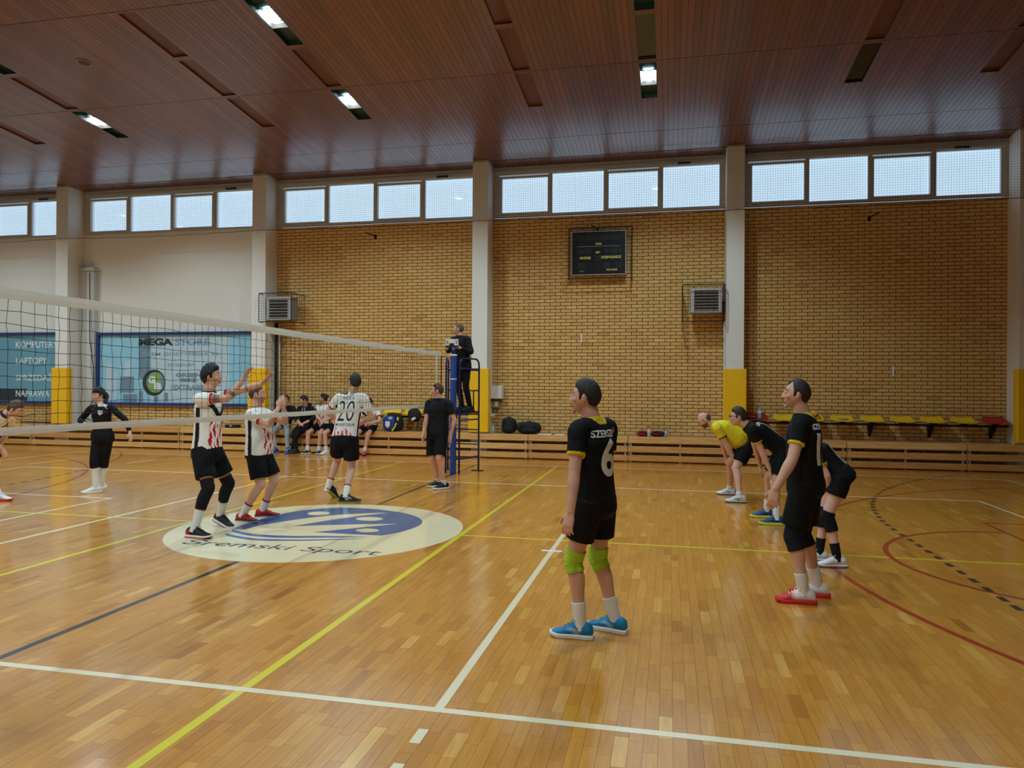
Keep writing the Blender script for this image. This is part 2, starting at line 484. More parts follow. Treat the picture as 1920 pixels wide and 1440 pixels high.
for s, nm in ((1, 'r'), (-1, 'l')):
    line('free_throw_line', s * 8.225, s * 8.275, 2.05, 6.95, 'paint_red', 0.001)
    line('key_line', s * 8.275, s * 14.0, 6.9, 6.95, 'paint_red', 0.001)
    line('key_line', s * 8.275, s * 14.0, 2.05, 2.1, 'paint_red', 0.001)
    c0 = PI if s > 0 else 0.0
    arc('free_throw_circle', s * 8.25, 4.5, 1.775, c0 - PI / 2, c0 + PI / 2, 0.055, 'paint_red', 0.00095)
    arc('three_point_arc', s * 12.475, 4.5, 6.725, c0 - 1.35, c0 + 1.35, 0.055, 'paint_red', 0.0009)
    # dashed nine-metre line
    mb = MB()
    def dash(cx, cy, dx, dy):
        d = Vector((dx, dy, 0)); n = Vector((-dy, dx, 0)); c = Vector((cx, cy, 0.0012))
        mb.add([c - d * 0.075 - n * 0.03, c + d * 0.075 - n * 0.03, c + d * 0.075 + n * 0.03, c - d * 0.075 + n * 0.03], [(0, 1, 2, 3)])
    y = 3.1
    while y < 6.0:
        dash(s * 6.95, y, 0, 1); y += 0.3
    for sgn, py in ((1, 6.0), (-1, 3.0)):
        for k in range(27):
            a = (k + 0.5) * 0.3 / 9.0
            dash(s * (15.95 - 9.0 * math.cos(a)), py + sgn * 9.0 * math.sin(a), s * math.sin(a), sgn * math.cos(a))
    mb.build('dashed_line', M['paint_dark'], floor)
# round emblem in the middle of the court
link('emblem_disc', poly_prism([(1.755 * math.cos(2 * PI * k / 96), 4.5 + 1.755 * math.sin(2 * PI * k / 96)) for k in range(96)], 0.0, 0.0014), M['paint_cream'], floor)
def emblem(name, pts, m='paint_blue', z=0.0019):
    return link(name, poly_prism(pts, 0.0008, z), M[m], floor)
def dense(pts, n=6):
    out = []
    P = [Vector((*p, 0)) for p in pts]
    for i in range(len(P) - 1):
        a, b, c, d = P[max(i - 1, 0)], P[i], P[i + 1], P[min(i + 2, len(P) - 1)]
        for k in range(n):
            t = k / n
            q = 0.5 * ((2 * b) + (c - a) * t + (2 * a - 5 * b + 4 * c - d) * t * t + (3 * b - a - 3 * c + d) * t ** 3)
            out.append((q.x, q.y))
    out.append(tuple(pts[-1]))
    return out
emblem('emblem_wave', dense([(-0.996, 4.157), (-1.03, 4.654), (-0.975, 5.157), (-0.824, 5.56), (-0.576, 5.823), (-0.245, 5.937), (0.143, 5.922), (0.582, 5.755), (0.89, 5.505), (1.059, 5.239), (1.128, 4.966), (1.098, 4.684), (1.021, 4.437), (0.907, 4.25)])
       + [(0.045, 4.232), (0.311, 4.486), (0.622, 4.782), (0.836, 4.971), (0.376, 4.832), (-0.005, 4.679), (-0.38, 4.506), (-0.144, 4.957), (0.133, 5.376), (0.404, 5.71)]
       + dense([(0.404, 5.71), (-0.039, 5.489), (-0.298, 5.266), (-0.504, 5.012), (-0.695, 4.676), (-0.797, 4.456), (-0.84, 4.191)]))
emblem('emblem_stripe', dense([(-0.996, 4.157), (-0.697, 4.006), (-0.408, 3.959), (-0.079, 3.983), (0.295, 4.077), (0.8, 4.136)]) + dense([(0.8, 4.13), (0.338, 3.992), (-0.023, 3.883), (-0.338, 3.842), (-0.622, 3.886), (-0.908, 4.024)]))
emblem('emblem_stripe', dense([(-0.927, 3.918), (-0.455, 3.756), (0.022, 3.801), (0.379, 3.909), (0.759, 4.041)]) + dense([(0.767, 4.03), (0.404, 3.86), (0.057, 3.737), (-0.396, 3.66), (-0.824, 3.797)]))
for cx, cy, rx, ry in ((-0.49, 5.413, 0.15, 0.14), (0.344, 5.203, 0.185, 0.13), (0.621, 4.49, 0.145, 0.11)):
    emblem('emblem_head', [(cx + rx * math.cos(2 * PI * k / 32), cy + ry * math.sin(2 * PI * k / 32)) for k in range(32)], 'paint_cream', 0.0023)
sign_text('emblem_lettering', 'Śremski Sport', floor, (0.08, 3.42, 0.0018), (0, 0, 0), M['ink_dark'], 0.3, extrude=0.0004, fit=(2.32, 0.36), shear=0.12)

# ---------------------------------------------------------------- ceiling of varnished boards
ceiling = empty('ceiling'); tag(ceiling, 'sloping ceiling of red-brown varnished boards', 'ceiling', kind='structure')
def slope_box(mb, x0, x1, y0, y1, d0, d1, t=0.5):
    """box between d0 and d1 above the board face, following the slope"""
    mb.add([(x0, y0, ceil_z(y0) + d0), (x1, y0, ceil_z(y0) + d0), (x1, y1, ceil_z(y1) + d0), (x0, y1, ceil_z(y1) + d0),
            (x0, y0, ceil_z(y0) + d1), (x1, y0, ceil_z(y0) + d1), (x1, y1, ceil_z(y1) + d1), (x0, y1, ceil_z(y1) + d1)],
           [(0, 3, 2, 1), (4, 5, 6, 7), (0, 1, 5, 4), (1, 2, 6, 5), (2, 3, 7, 6), (3, 0, 4, 7)], t)
BP = 6.05 / 58
PANEL_X = [1.32 - 6.05 * k for k in (-2, -1, 0, 1, 2, 3)]
LAMP_X = [1.32 + 22 * BP - 6.05 * k for k in (-1, 0, 1, 2, 3)]
ROWS = [(6.55, 7.93), (8.06, 9.44), (9.56, 10.92)]
ALLROWS = ROWS + [(9.0 - b, 9.0 - a) for a, b in ROWS]
LAMPROWS = [ROWS[0], ROWS[2], ALLROWS[3], ALLROWS[5]]
openings = {}
i0 = int(math.floor((XL - 1.32) / BP)); i1 = int(math.ceil((XR - 1.32) / BP))
for xs in PANEL_X + LAMP_X:
    k = int(round((xs - 1.32) / BP))
    openings[k] = ALLROWS; openings[k + 1] = ALLROWS; openings[k + 2] = ALLROWS
SEAMS = [YW, 12.48, 9.50, 6.50, 4.50, 2.50, -0.5, -3.48, YF]
boards = []
for i in range(i0, i1):
    x0 = max(1.32 + i * BP, XL); x1 = min(1.32 + (i + 1) * BP, XR)
    if x1 - x0 < 0.02: continue
    for b, a in zip(SEAMS[:-1], SEAMS[1:]):
        segs = [(a + 0.007, b - 0.007)]
        for (oa, ob) in openings.get(i, []):
            ns = []
            for (p, q) in segs:
                if ob <= p or oa >= q: ns.append((p, q)); continue
                if oa - p > 0.02: ns.append((p, oa))
                if q - ob > 0.02: ns.append((ob, q))
            segs = ns
        for (p, q) in segs:
            xc, yc = (x0 + x1) / 2 - CAM_POS.x, q - CAM_POS.y
            fwd = -0.212 * xc + 0.977 * yc; rgt = 0.977 * xc + 0.212 * yc
            vis = fwd > 6 and abs(rgt) < fwd * 0.72 and (ceil_z(q) - 1.77) / fwd < 0.54
            boards.append((x0, x1, p, q, random.random(), (fwd if vis else 100 + abs(fwd))))
boards.sort(key=lambda q: q[5])
def board_into(mb, q): slope_box(mb, q[0] + 0.0022, q[1] - 0.0022, q[2], q[3], 0.0, 0.016, q[4])
for q in boards[:300]:
    mb = MB(); board_into(mb, q); mb.build('ceiling_board', M['ceil'], ceiling, tint=True)
mb = MB()
for q in boards[300:]: board_into(mb, q)
tag(mb.build('ceiling_board_field', M['ceil'], ceiling, tint=True), kind='stuff')
mb = MB()
slope_box(mb, XL, XR, 4.5, YW, 0.14, 0.18); slope_box(mb, XL, XR, YF, 4.5, 0.14, 0.18)
mb.build('ceiling_deck', M['ceil_dark'], ceiling)
def recess_frame(mb, x0, x1, a, b, d):
    slope_box(mb, x0 - 0.012, x0, a - 0.012, b + 0.012, 0.004, d); slope_box(mb, x1, x1 + 0.012, a - 0.012, b + 0.012, 0.004, d)
    slope_box(mb, x0, x1, a - 0.012, a, 0.004, d); slope_box(mb, x0, x1, b, b + 0.012, 0.004, d)
lampspots = []
for xs in PANEL_X:
    for (a, b) in ALLROWS:
        x0, x1 = xs + 0.003, xs + 3 * BP - 0.003
        mb = MB(); slope_box(mb, x0, x1, a, b, 0.035, 0.045)
        recess_frame(mb, x0, x1, a, b, 0.045)
        off = abs(xs - 7.37) < 0.1 and (a, b) == ROWS[2]
        mb.build('recess_panel', M['lamp_off'] if off else M['recess'], ceiling)
for xs in LAMP_X:
    for (a, b) in ALLROWS:
        if (a, b) in LAMPROWS and xs < 9: lampspots.append((xs, a, b)); continue
        x0, x1 = xs + 0.003, xs + 3 * BP - 0.003
        mb = MB(); slope_box(mb, x0, x1, a, b, 0.035, 0.045); recess_frame(mb, x0, x1, a, b, 0.045)
        mb.build('recess_panel', M['lamp_off'] if (abs(xs - LAMP_X[1]) < 0.1 and (a, b) == ROWS[1]) else M['recess'], ceiling)
# recessed lamps
lamp_words = {}
def lamp_label(xs, a):
    col = int(round((xs - LAMP_X[1]) / 6.05))
    colw = {1: 'far right', 0: 'middle', -1: 'left of middle', -2: 'left', -3: 'far left'}[col]
    roww = 'near the windows' if a > 9 else ('one row in from the windows' if a > 6 else ('behind the net' if a > 1 else 'above the near sideline'))
    lit = 'unlit' if col == 1 else 'glowing'
    return f'{lit} recessed ceiling lamp, {colw} column, {roww}'
for (xs, a, b) in lampspots:
    x0, x1 = xs + 0.004, xs + 3 * BP - 0.004
    xc, yc = (x0 + x1) / 2, (a + b) / 2 - 0.10
    root = empty('ceiling_lamp', (xc, yc, ceil_z(yc)), lamp_label(xs, a), 'lamp', 'recessed ceiling lamps')
    lit = xs < 9
    mb = MB(); slope_box(mb, x0, x1, a, b, 0.085, 0.095); recess_frame(mb, x0, x1, a, b, 0.095)
    h = mb.build('housing', M['lamp_house'], root); h.matrix_parent_inverse = Matrix.Translation(-root.location)
    mb = MB()
    # faceted reflector with the glowing lamp glass in its middle
    def rect(hx, hy, d): return [(xc + sx * hx, yc + sy * hy, ceil_z(yc + sy * hy) + d) for sx, sy in ((-1, -1), (1, -1), (1, 1), (-1, 1))]
    mb.rings([rect(0.145, 0.27, 0.012), rect(0.10, 0.19, 0.06), rect(0.10, 0.19, 0.07), rect(0.147, 0.275, 0.02)], False)
    o = mb.build('reflector', M['steel'], root); o.matrix_parent_inverse = Matrix.Translation(-root.location)
    mb = MB(); n = 20
    vs = [(xc + 0.105 * math.cos(2 * PI * k / n), yc + 0.20 * math.sin(2 * PI * k / n), ceil_z(yc + 0.2 * math.sin(2 * PI * k / n)) + 0.045) for k in range(n)] + [(xc, yc, ceil_z(yc) + 0.012)]
    mb.add(vs, [(n, (k + 1) % n, k) for k in range(n)])
    o = mb.build('lamp_glass', M['lamp'] if lit else M['lamp_off'], root); o.matrix_parent_inverse = Matrix.Translation(-root.location)
    if lit:
        ld = bpy.data.lights.new('lamp_beam', 'SPOT'); ld.energy = LAMP_WATTS; ld.color = LAMP_COLOR
        ld.spot_size = math.radians(135); ld.spot_blend = 0.45; ld.shadow_soft_size = 0.1
        lo = bpy.data.objects.new('lamp_beam', ld); COL.objects.link(lo); lo.location = (0, 0, -0.03); lo.parent = root

# ---------------------------------------------------------------- walls
def plain_wall(name, label, x0, x1, y0, y1, z0, z1, m):
    o = MB().box(x0, x1, y0, y1, z0, z1).build(name, M[m]); tag(o, label, 'wall', kind='structure'); return o
WB, WT = 6.0, 7.12          # window band
plain_wall('wall_left', 'plain plastered end wall of the hall', XL - 0.2, XL, YF, YW, -0.06, 8.2, 'plaster')
plain_wall('wall_right', 'plain plastered end wall of the hall on the right', XR, XR + 0.2, YF, YW, -0.06, 8.2, 'plaster')
plain_wall('wall_front', 'lower part of the wall behind the camera', XL, XR, YF - 0.25, YF, -0.06, WB, 'plaster')
plain_wall('trim_1', 'wall strip over the window band behind the camera', XL, XR, YF - 0.25, YF, WT, 7.45, 'plaster')
plain_wall('trim_2', 'wall strip between windows and ceiling', XL, XR, YW, YW + 0.3, WT, 7.45, 'alu_light')

BR_L, BR_H, BJ = 0.266, 0.0832, 0.0135
BAYS = [(PILLARS[i] + PW, PILLARS[i + 1] - PW) for i in range(6)]
def brick_wall(name, label, x0, x1, z0, z1, n_parts, yface=YW, rnd=3):
    rng = random.Random(rnd)
    wall = MB().box(x0, x1, yface + 0.008, yface + 0.3, z0, z1).build(name, M['mortar'])
    tag(wall, label, 'wall', kind='structure')
    pieces = []
    nrow = int(math.ceil((z1 - z0) / BR_H))
    for r in range(nrow):
        za = z0 + r * BR_H + BJ; zb = min(z0 + (r + 1) * BR_H, z1)
        if zb - za < 0.012: continue
        xs = x0 - BR_L - (BR_L / 2 if r % 2 else 0.0)
        while xs < x1:
            a = max(xs + BJ / 2, x0 + 0.002); b = min(xs + BR_L - BJ / 2, x1 - 0.002)
            if b - a > 0.006:
                pieces.append((a, b, za, zb, min(1, max(0, rng.gauss(0.5, 0.2))), rng.random() * 0.003))
            xs += BR_L
    def into(mb, q):
        a, b, za, zb, t, dy = q
        y = yface - dy; y2 = yface + 0.009
        mb.add([(a, y, za), (b, y, za), (b, y, zb), (a, y, zb), (a, y2, za), (b, y2, za), (b, y2, zb), (a, y2, zb)],
               [(0, 1, 2, 3), (1, 5, 6, 2), (4, 0, 3, 7), (3, 2, 6, 7), (4, 5, 1, 0)], t)
    pieces.sort(key=lambda q: (Vector(((q[0] + q[1]) / 2, yface, (q[2] + q[3]) / 2)) - CAM_POS).length)
    seen = [q for q in pieces if q[2] > 0.62]
    ones = seen[:n_parts]; ids = set(map(id, ones))
    for q in ones:
        mb = MB(); into(mb, q); mb.build('brick', M['brick'], wall, tint=True)
    mb = MB()
    for q in pieces:
        if id(q) not in ids: into(mb, q)
    tag(mb.build('brick_field', M['brick'], wall, tint=True), kind='stuff')
    return wall
brick_wall('wall_back', 'yellow brick wall bay with the scoreboard', *BAYS[3], 0.0, 5.97, 300, rnd=4)
brick_wall('wall_back', 'yellow brick wall bay on the right above the row of yellow seats', *BAYS[4], 0.0, 5.97, 300, rnd=5)
brick_wall('wall_back', 'yellow brick wall bay behind the net and the seated players', *BAYS[2], 0.0, 5.97, 300, rnd=6)
brick_wall('wall_back', 'yellow brick wall bay past the right-hand pillar', *BAYS[5], 0.0, 5.97, 0, rnd=7)
for i in (1, 0):
    x0, x1 = BAYS[i]
    brick_wall('wall_back', 'low yellow brick strip under the blue framed glazing ' + ('next to the pillar' if i else 'at the left edge'), x0, x1, 0.0, 1.14, 120 if i else 0, rnd=8 + i)
    plain_wall('wall_back', 'white plastered wall above the blue framed glazing ' + ('between two pillars' if i else 'at the left edge'), x0, x1, YW, YW + 0.3, 3.2, WB, 'plaster')
    plain_wall('wall_back', 'plain wall behind the printed glazing ' + ('between two pillars' if i else 'at the left edge'), x0, x1, YW + 0.12, YW + 0.3, 1.14, 3.2, 'greywall')
# grey service shaft beside the left pillar
o = MB().cbox(-12.30, -11.82, 13.92, YW + 0.02, 0.0, 4.95, 0.02).build('wall_shaft', M['greywall']); tag(o, 'grey boxed-in shaft beside the left pillar', 'shaft', kind='structure')
MB().cbox(-12.30, -11.79, 13.88, YW + 0.02, 4.95, 5.06, 0.02).build('shaft_cap', M['greywall'], o)

pil_words = ['at the far left end', 'beside the printed glazing on the left', 'left of the brick bay behind the net', 'behind the referee stand', 'right of the scoreboard', 'at the right edge', 'past the right edge']
for x, w in zip(PILLARS, pil_words):
    p = MB()
    z1a, z1b = ceil_z(PY) - 0.01, ceil_z(YW) - 0.01
    p.add([(x - PW, PY, 0), (x + PW, PY, 0), (x + PW, YW + 0.3, 0), (x - PW, YW + 0.3, 0), (x - PW, PY, z1a), (x + PW, PY, z1a), (x + PW, YW + 0.3, z1b), (x - PW, YW + 0.3, z1b)],
          [(0, 3, 2, 1), (4, 5, 6, 7), (0, 1, 5, 4), (1, 2, 6, 5), (2, 3, 7, 6), (3, 0, 4, 7)])
    po = p.build('pillar', M['pillar']); tag(po, 'white painted wall pillar ' + w, 'pillar', kind='structure')
    if -13 < x < 12:
        pd = empty('pillar_pad', (x, PY, 0.62), 'yellow padded cover on the pillar ' + w, 'pad', 'yellow pillar pads')
        mb = MB(); mb.cbox(-PW - 0.06, PW + 0.06, -0.075, -0.004, 0.0, 1.56, 0.015); mb.build('front_cushion', M['pad'], pd)
        for s in (-1, 1):
            mb = MB(); mb.cbox(s * (PW + 0.03) - 0.026, s * (PW + 0.03) + 0.026, -0.002, 0.14, 0.0, 1.555, 0.01); mb.build('side_cushion', M['pad'], pd)

# ---------------------------------------------------------------- clerestory windows
PANES = [(0.07 - -0.18, 1.22 + 0.18), (1.34 + 0.18, 2.61 + 0.18), (2.74 + 0.18, 3.91 + 0.18), (4.05 + 0.18, 5.33 + 0.18)]
def window(n, bx0, bx1, yface, s, label, panel):
    """s=+1: wall at far side, panes look towards -Y"""
    root = empty('window_%d' % n, (bx0, yface, WB)); tag(root, label, 'window', kind='structure')
    def B(mb, x0, x1, d0, d1, z0, z1):   # d: depth behind the wall face
        ya, yb = sorted((s * d0, s * d1)); mb.box(x0, x1, ya, yb, z0, z1)
    W = bx1 - bx0; H = WT - WB
    mb = MB(); B(mb, 0, W, 0.0, 0.09, 0.0, 0.05); B(mb, 0, W, 0.0, 0.09, H - 0.06, H); B(mb, 0, 0.13, 0.0, 0.09, 0.05, H - 0.06); B(mb, W - 0.1, W, 0.0, 0.09, 0.05, H - 0.06)
    mb.build('outer_frame', M['alu'], root)
    k = W / 5.65
    xs = [(0.22 * k, 1.39 * k), (1.50 * k, 2.78 * k), (2.90 * k, 4.08 * k), (4.21 * k, 5.52 * k)]
    for i in range(3):
        mb = MB(); B(mb, xs[i][1] + 0.03, xs[i + 1][0] - 0.03, 0.0, 0.08, 0.05, H - 0.06); mb.build('mullion', M['alu'], root)
    for i, (a, b) in enumerate(xs):
        opening = i % 2 == 0
        z0, z1 = (0.105, H - 0.15) if opening else (0.06, H - 0.07)
        fw = 0.05 if opening else 0.02
        mb = MB()
        B(mb, a - fw - 0.03, a, -0.012 if opening else 0.01, 0.07, z0 - fw, z1 + fw); B(mb, b, b + fw + 0.03, -0.012 if opening else 0.01, 0.07, z0 - fw, z1 + fw)
        B(mb, a, b, -0.012 if opening else 0.01, 0.07, z0 - fw, z0); B(mb, a, b, -0.012 if opening else 0.01, 0.07, z1, z1 + fw)
        sash = mb.build('sash', M['alu'], root)
        mb = MB(); B(mb, a, b, 0.03, 0.036, z0, z1); mb.build('pane', M['glass'], sash)
        yp = s * 0.16; q = [(a - 0.02, yp, z0 - 0.03), (b + 0.02, yp, z0 - 0.03), (b + 0.02, yp, z1 + 0.03), (a - 0.02, yp, z1 + 0.03)]
        MB().add(q, [(0, 1, 2, 3) if s > 0 else (3, 2, 1, 0)]).build('daylight_panel', panel, sash)
    mb = MB(); B(mb, 0, W, -0.05, 0.0, H - 0.045, H + 0.035); mb.build('head_rail', M['alu_light'], root)
    mb = MB(); B(mb, 4.55 * k, 4.85 * k, -0.09, -0.05, H - 0.05, H - 0.01); mb.build('opener', M['dark_steel'], root)
for i, (a, b) in enumerate(BAYS):
    window(i + 1, a, b, YW, 1, 'band of four frosted clerestory panes above ' + ['the far left glazing', 'the blue framed glazing', 'the brick bay behind the net', 'the scoreboard', 'the row of yellow seats', 'the bay past the right pillar'][i], M['daylight'])
for i, (a, b) in enumerate(BAYS):
    window(i + 7, a, b, YF, -1, 'band of four clerestory panes behind the camera, bay %s' % ['one', 'two', 'three', 'four', 'five', 'six'][i], M['daylight_front'])
for x in PILLARS:
    o = MB().box(x - PW, x + PW, YF - 0.25, YF + 0.02, WB, WT).build('pillar', M['pillar']); tag(o, 'white strip between windows behind the camera', 'pillar', kind='structure', group='strips between windows behind the camera')

cv = empty('ceiling_speaker', (-6.53, 7.8, ceil_z(7.8)), 'small pale round grille in the ceiling boards', 'grille')
cv.rotation_euler = (-math.atan(0.08), 0, 0)
MB().lathe([(0.13, -0.002), (0.13, -0.012), (0.11, -0.014), (0.11, -0.002)], n=24).build('rim', M['grey_plastic'], cv)
for k in range(4): MB().lathe([(0.02 + 0.024 * k, -0.006), (0.02 + 0.024 * k, -0.011), (0.034 + 0.024 * k, -0.011), (0.034 + 0.024 * k, -0.006)], n=20).build('grille_ring', M['recess'], cv)
# ================================================================== VOLLEYBALL NET
NY0, NY1 = -0.25, 9.32
def net_bot(y): return 1.435 - 0.007 * y
net = empty('volleyball_net', (0, NY0, 0), 'black volleyball net with off-white tapes stretched across the court', 'net')
def rel(o, root):
    o.matrix_parent_inverse = Matrix.Translation(-root.location); return o
nr = random.Random(11)
ncols = int((NY1 - NY0) / 0.1)
nrows = 10
nodes = {}
for c in range(ncols + 1):
    for r in range(nrows + 1):
        y = NY0 + c * 0.1
        top, bot = 2.315, net_bot(y) + 0.04
        z = top + (bot - top) * r / nrows
        j = 0.0 if r in (0, nrows) else 1.0
        slack = -0.012 * j * math.sin(c * 0.9 + 0.4 * r) * (1 if nr.random() < 0.5 else 0.2)
        nodes[c, r] = Vector((nr.gauss(0, 0.004) * j, y + nr.gauss(0, 0.0035) * j, z + slack * 0.6 + nr.gauss(0, 0.0025) * j))
mb = MB()
for c in range(ncols + 1): mb.tube([nodes[c, r] for r in range(nrows + 1)], 0.0021, 4, False)
for r in range(1, nrows): mb.tube([nodes[c, r] for c in range(ncols + 1)], 0.0021, 4, False)
rel(tag(mb.build('netting', M['net_black'], net), kind='stuff'), net)
def tape(name, yz_top, h, y0, y1, x=0.006):
    mb = MB(); n = 40; rg = []
    for k in range(n + 1):
        y = y0 + (y1 - y0) * k / n; z = yz_top(y) + 0.002 * math.sin(k * 1.7)
        rg.append([(-x, y, z - h), (x, y, z - h), (x * 1.3, y, z - h * 0.5), (x, y, z), (-x, y, z), (-x * 1.3, y, z - h * 0.5)])
    mb.rings(rg); return rel(mb.build(name, M['net_white'], net), net)
tape('top_tape', lambda y: 2.385 - 0.004 * math.sin((y + 0.25) / 9.57 * PI), 0.072, NY0, NY1)
tape('bottom_tape', lambda y: net_bot(y) + 0.045, 0.05, NY0, NY1)
rel(MB().box(-0.008, 0.008, 9.0, 9.05, net_bot(9), 2.33).build('side_tape', M['net_white'], net), net)
rel(MB().box(-0.008, 0.008, 0.0, 0.05, net_bot(0), 2.33).build('side_tape', M['net_white'], net), net)
rel(MB().tube([(0, NY1, net_bot(9.3)), (0, NY1, 2.37)], 0.011, 8).build('end_rod', M['net_black'], net), net)
rel(MB().tube([(0, NY0, net_bot(0)), (0, NY0, 2.37)], 0.011, 8).build('end_rod', M['net_black'], net), net)
for y0, y1, z in ((NY1, 10.03, 2.30), (-0.83, NY0, 2.30), (NY1, 10.03, 1.40), (-0.83, NY0, 1.44)):
    rel(MB().tube([(0, y0, z), (0, y1, z)], 0.005, 6).build('tension_rope', M['net_black'], net), net)
def net_post(y, label):
    root = empty('net_post', (0, y, 0), label, 'net post')
    MB().lathe([(0.062, 0.0), (0.064, 0.01), (0.064, 2.34), (0.058, 2.36)], n=20).build('padding', M['blue'], root, smooth=True)
    MB().lathe([(0.04, 2.36), (0.04, 2.52)], n=14).build('steel_pole', M['navy'], root, smooth=True)
    MB().lathe([(0.066, 2.345), (0.072, 2.36), (0.066, 2.378)], n=20).build('collar', M['white_plastic'], root, smooth=True)
    MB().lathe([(0.0655, 1.88), (0.0655, 1.9)], n=20).build('band', M['white_plastic'], root)
    MB().obox((0.055, 0, 1.15), (1, 0, 0), (0, 1, 0), (0, 0, 1), 0.02, 0.03, 0.07).build('winch', M['dark_steel'], root)
net_post(10.1, 'blue padded net post inside the referee stand')
net_post(-0.9, 'blue padded net post at the near sideline')
# flip scoreboard on the post
fs = empty('flip_scoreboard', (0, 10.1, 2.5), 'small white flip scoreboard on top of the net post', 'scoreboard')
fs.rotation_euler = (0, 0, 0.2)
MB().box(-0.16, 0.10, -0.03, 0.03, 0.02, 0.05).build('base', M['black_plastic'], fs)
MB().box(-0.16, 0.10, -0.008, 0.008, 0.03, 0.075).build('flip_support', M['dark_steel'], fs)
for x0, x1, t in ((-0.16, -0.085, '6'), (0.012, 0.095, '3')):
    c = MB().box(x0, x1, -0.02, -0.012, 0.055, 0.185).build('flip_card', M['paper'], fs)
    sign_text('numeral', t, fs, ((x0 + x1) / 2, -0.021, 0.12), (PI / 2, 0, 0), M['ink_black'], 0.1)
MB().box(-0.08, 0.008, -0.02, -0.012, 0.1, 0.185).build('set_card', M['paper'], fs)
MB().box(-0.07, 0.0, -0.021, -0.013, 0.05, 0.1).build('sponsor_card', M['ink_black'], fs)

# ================================================================== REFEREE STAND
st = empty('referee_stand', (0.05, 10.5, 0), 'navy tubular referee stand with platform around the net post', 'stand')
def S(mb, name, m='navy', smooth=True): return rel(mb.build(name, M[m], st, smooth=smooth), st)
FL, FR_, RL, RR = (-0.2, 10.26), (0.11, 10.16), (-0.34, 10.86), (0.34, 10.80)
def up(a, b, top=2.31):
    """rear-to-front hoop: upright, rounded corner, arm rail, upright"""
    pts = [(a[0], a[1], 0.0), (a[0], a[1], top - 0.14)]
    d = Vector((b[0] - a[0], b[1] - a[1], 0)); L = d.length; d /= L
    for k in range(1, 6):
        an = k / 6 * PI / 2; pts.append((a[0] + d.x * 0.14 * (1 - math.cos(an)), a[1] + d.y * 0.14 * (1 - math.cos(an)), top - 0.14 + 0.14 * math.sin(an)))
    for k in range(0, 6):
        an = PI / 2 * (1 - k / 5); pts.append((b[0] - d.x * 0.14 * (1 - math.cos(an)), b[1] - d.y * 0.14 * (1 - math.cos(an)), top - 0.14 + 0.14 * math.sin(an)))
    pts += [(b[0], b[1], 0.0)]
    return MB().tube(pts, 0.019, 8)
S(up(RR, FR_), 'side_hoop'); S(up(RL, FL), 'side_hoop')
for z in (2.08, 1.66, 1.17): S(MB().tube([(RR[0], RR[1], z), (RL[0], RL[1], z)], 0.015, 8), 'rear_rail')
for z in (2.1,): S(MB().tube([(FR_[0], FR_[1], z), (RR[0], RR[1], z)], 0.015, 8), 'side_rail'); S(MB().tube([(FL[0], FL[1], z), (RL[0], RL[1], z)], 0.015, 8), 'side_rail')
for z in (0.3,):
    S(MB().tube([(FR_[0], FR_[1], z), (RR[0], RR[1], z)], 0.02, 8), 'foot_rail'); S(MB().tube([(FL[0], FL[1], z), (RL[0], RL[1], z)], 0.02, 8), 'foot_rail'); S(MB().tube([(FL[0], FL[1], z), (FR_[0], FR_[1], z)], 0.02, 8), 'foot_rail')
for z in (0.55, 0.85): S(MB().tube([(RL[0], RL[1], z), (RR[0], RR[1], z)], 0.013, 8), 'ladder_rung')
pl = MB(); pl.add([(-0.22, 10.28, 1.2), (0.12, 10.2, 1.2), (0.34, 10.82, 1.2), (-0.34, 10.86, 1.2), (-0.22, 10.28, 1.235), (0.12, 10.2, 1.235), (0.34, 10.82, 1.235), (-0.34, 10.86, 1.235)],
       [(0, 3, 2, 1), (4, 5, 6, 7), (0, 1, 5, 4), (1, 2, 6, 5), (2, 3, 7, 6), (3, 0, 4, 7)]); S(pl, 'platform', 'dark_steel', False)
for z in (1.18, 1.07): S(MB().tube([(FR_[0], FR_[1], z), (RR[0], RR[1], z)], 0.015, 8), 'platform_rail'); S(MB().tube([(FL[0], FL[1], z), (RL[0], RL[1], z)], 0.015, 8), 'platform_rail')
S(MB().box(RR[0] - 0.14, RR[0] + 0.1, RR[1] - 0.06, RR[1] + 0.06, 0.0, 0.012), 'foot_plate', 'dark_steel', False)
S(MB().box(RL[0] - 0.12, RL[0] + 0.12, RL[1] - 0.06, RL[1] + 0.06, 0.0, 0.012), 'foot_plate', 'dark_steel', False)
S(MB().tube([(0.22, 10.82, 1.22), (0.22, 10.82, 1.66)], 0.014, 8), 'backrest_post')

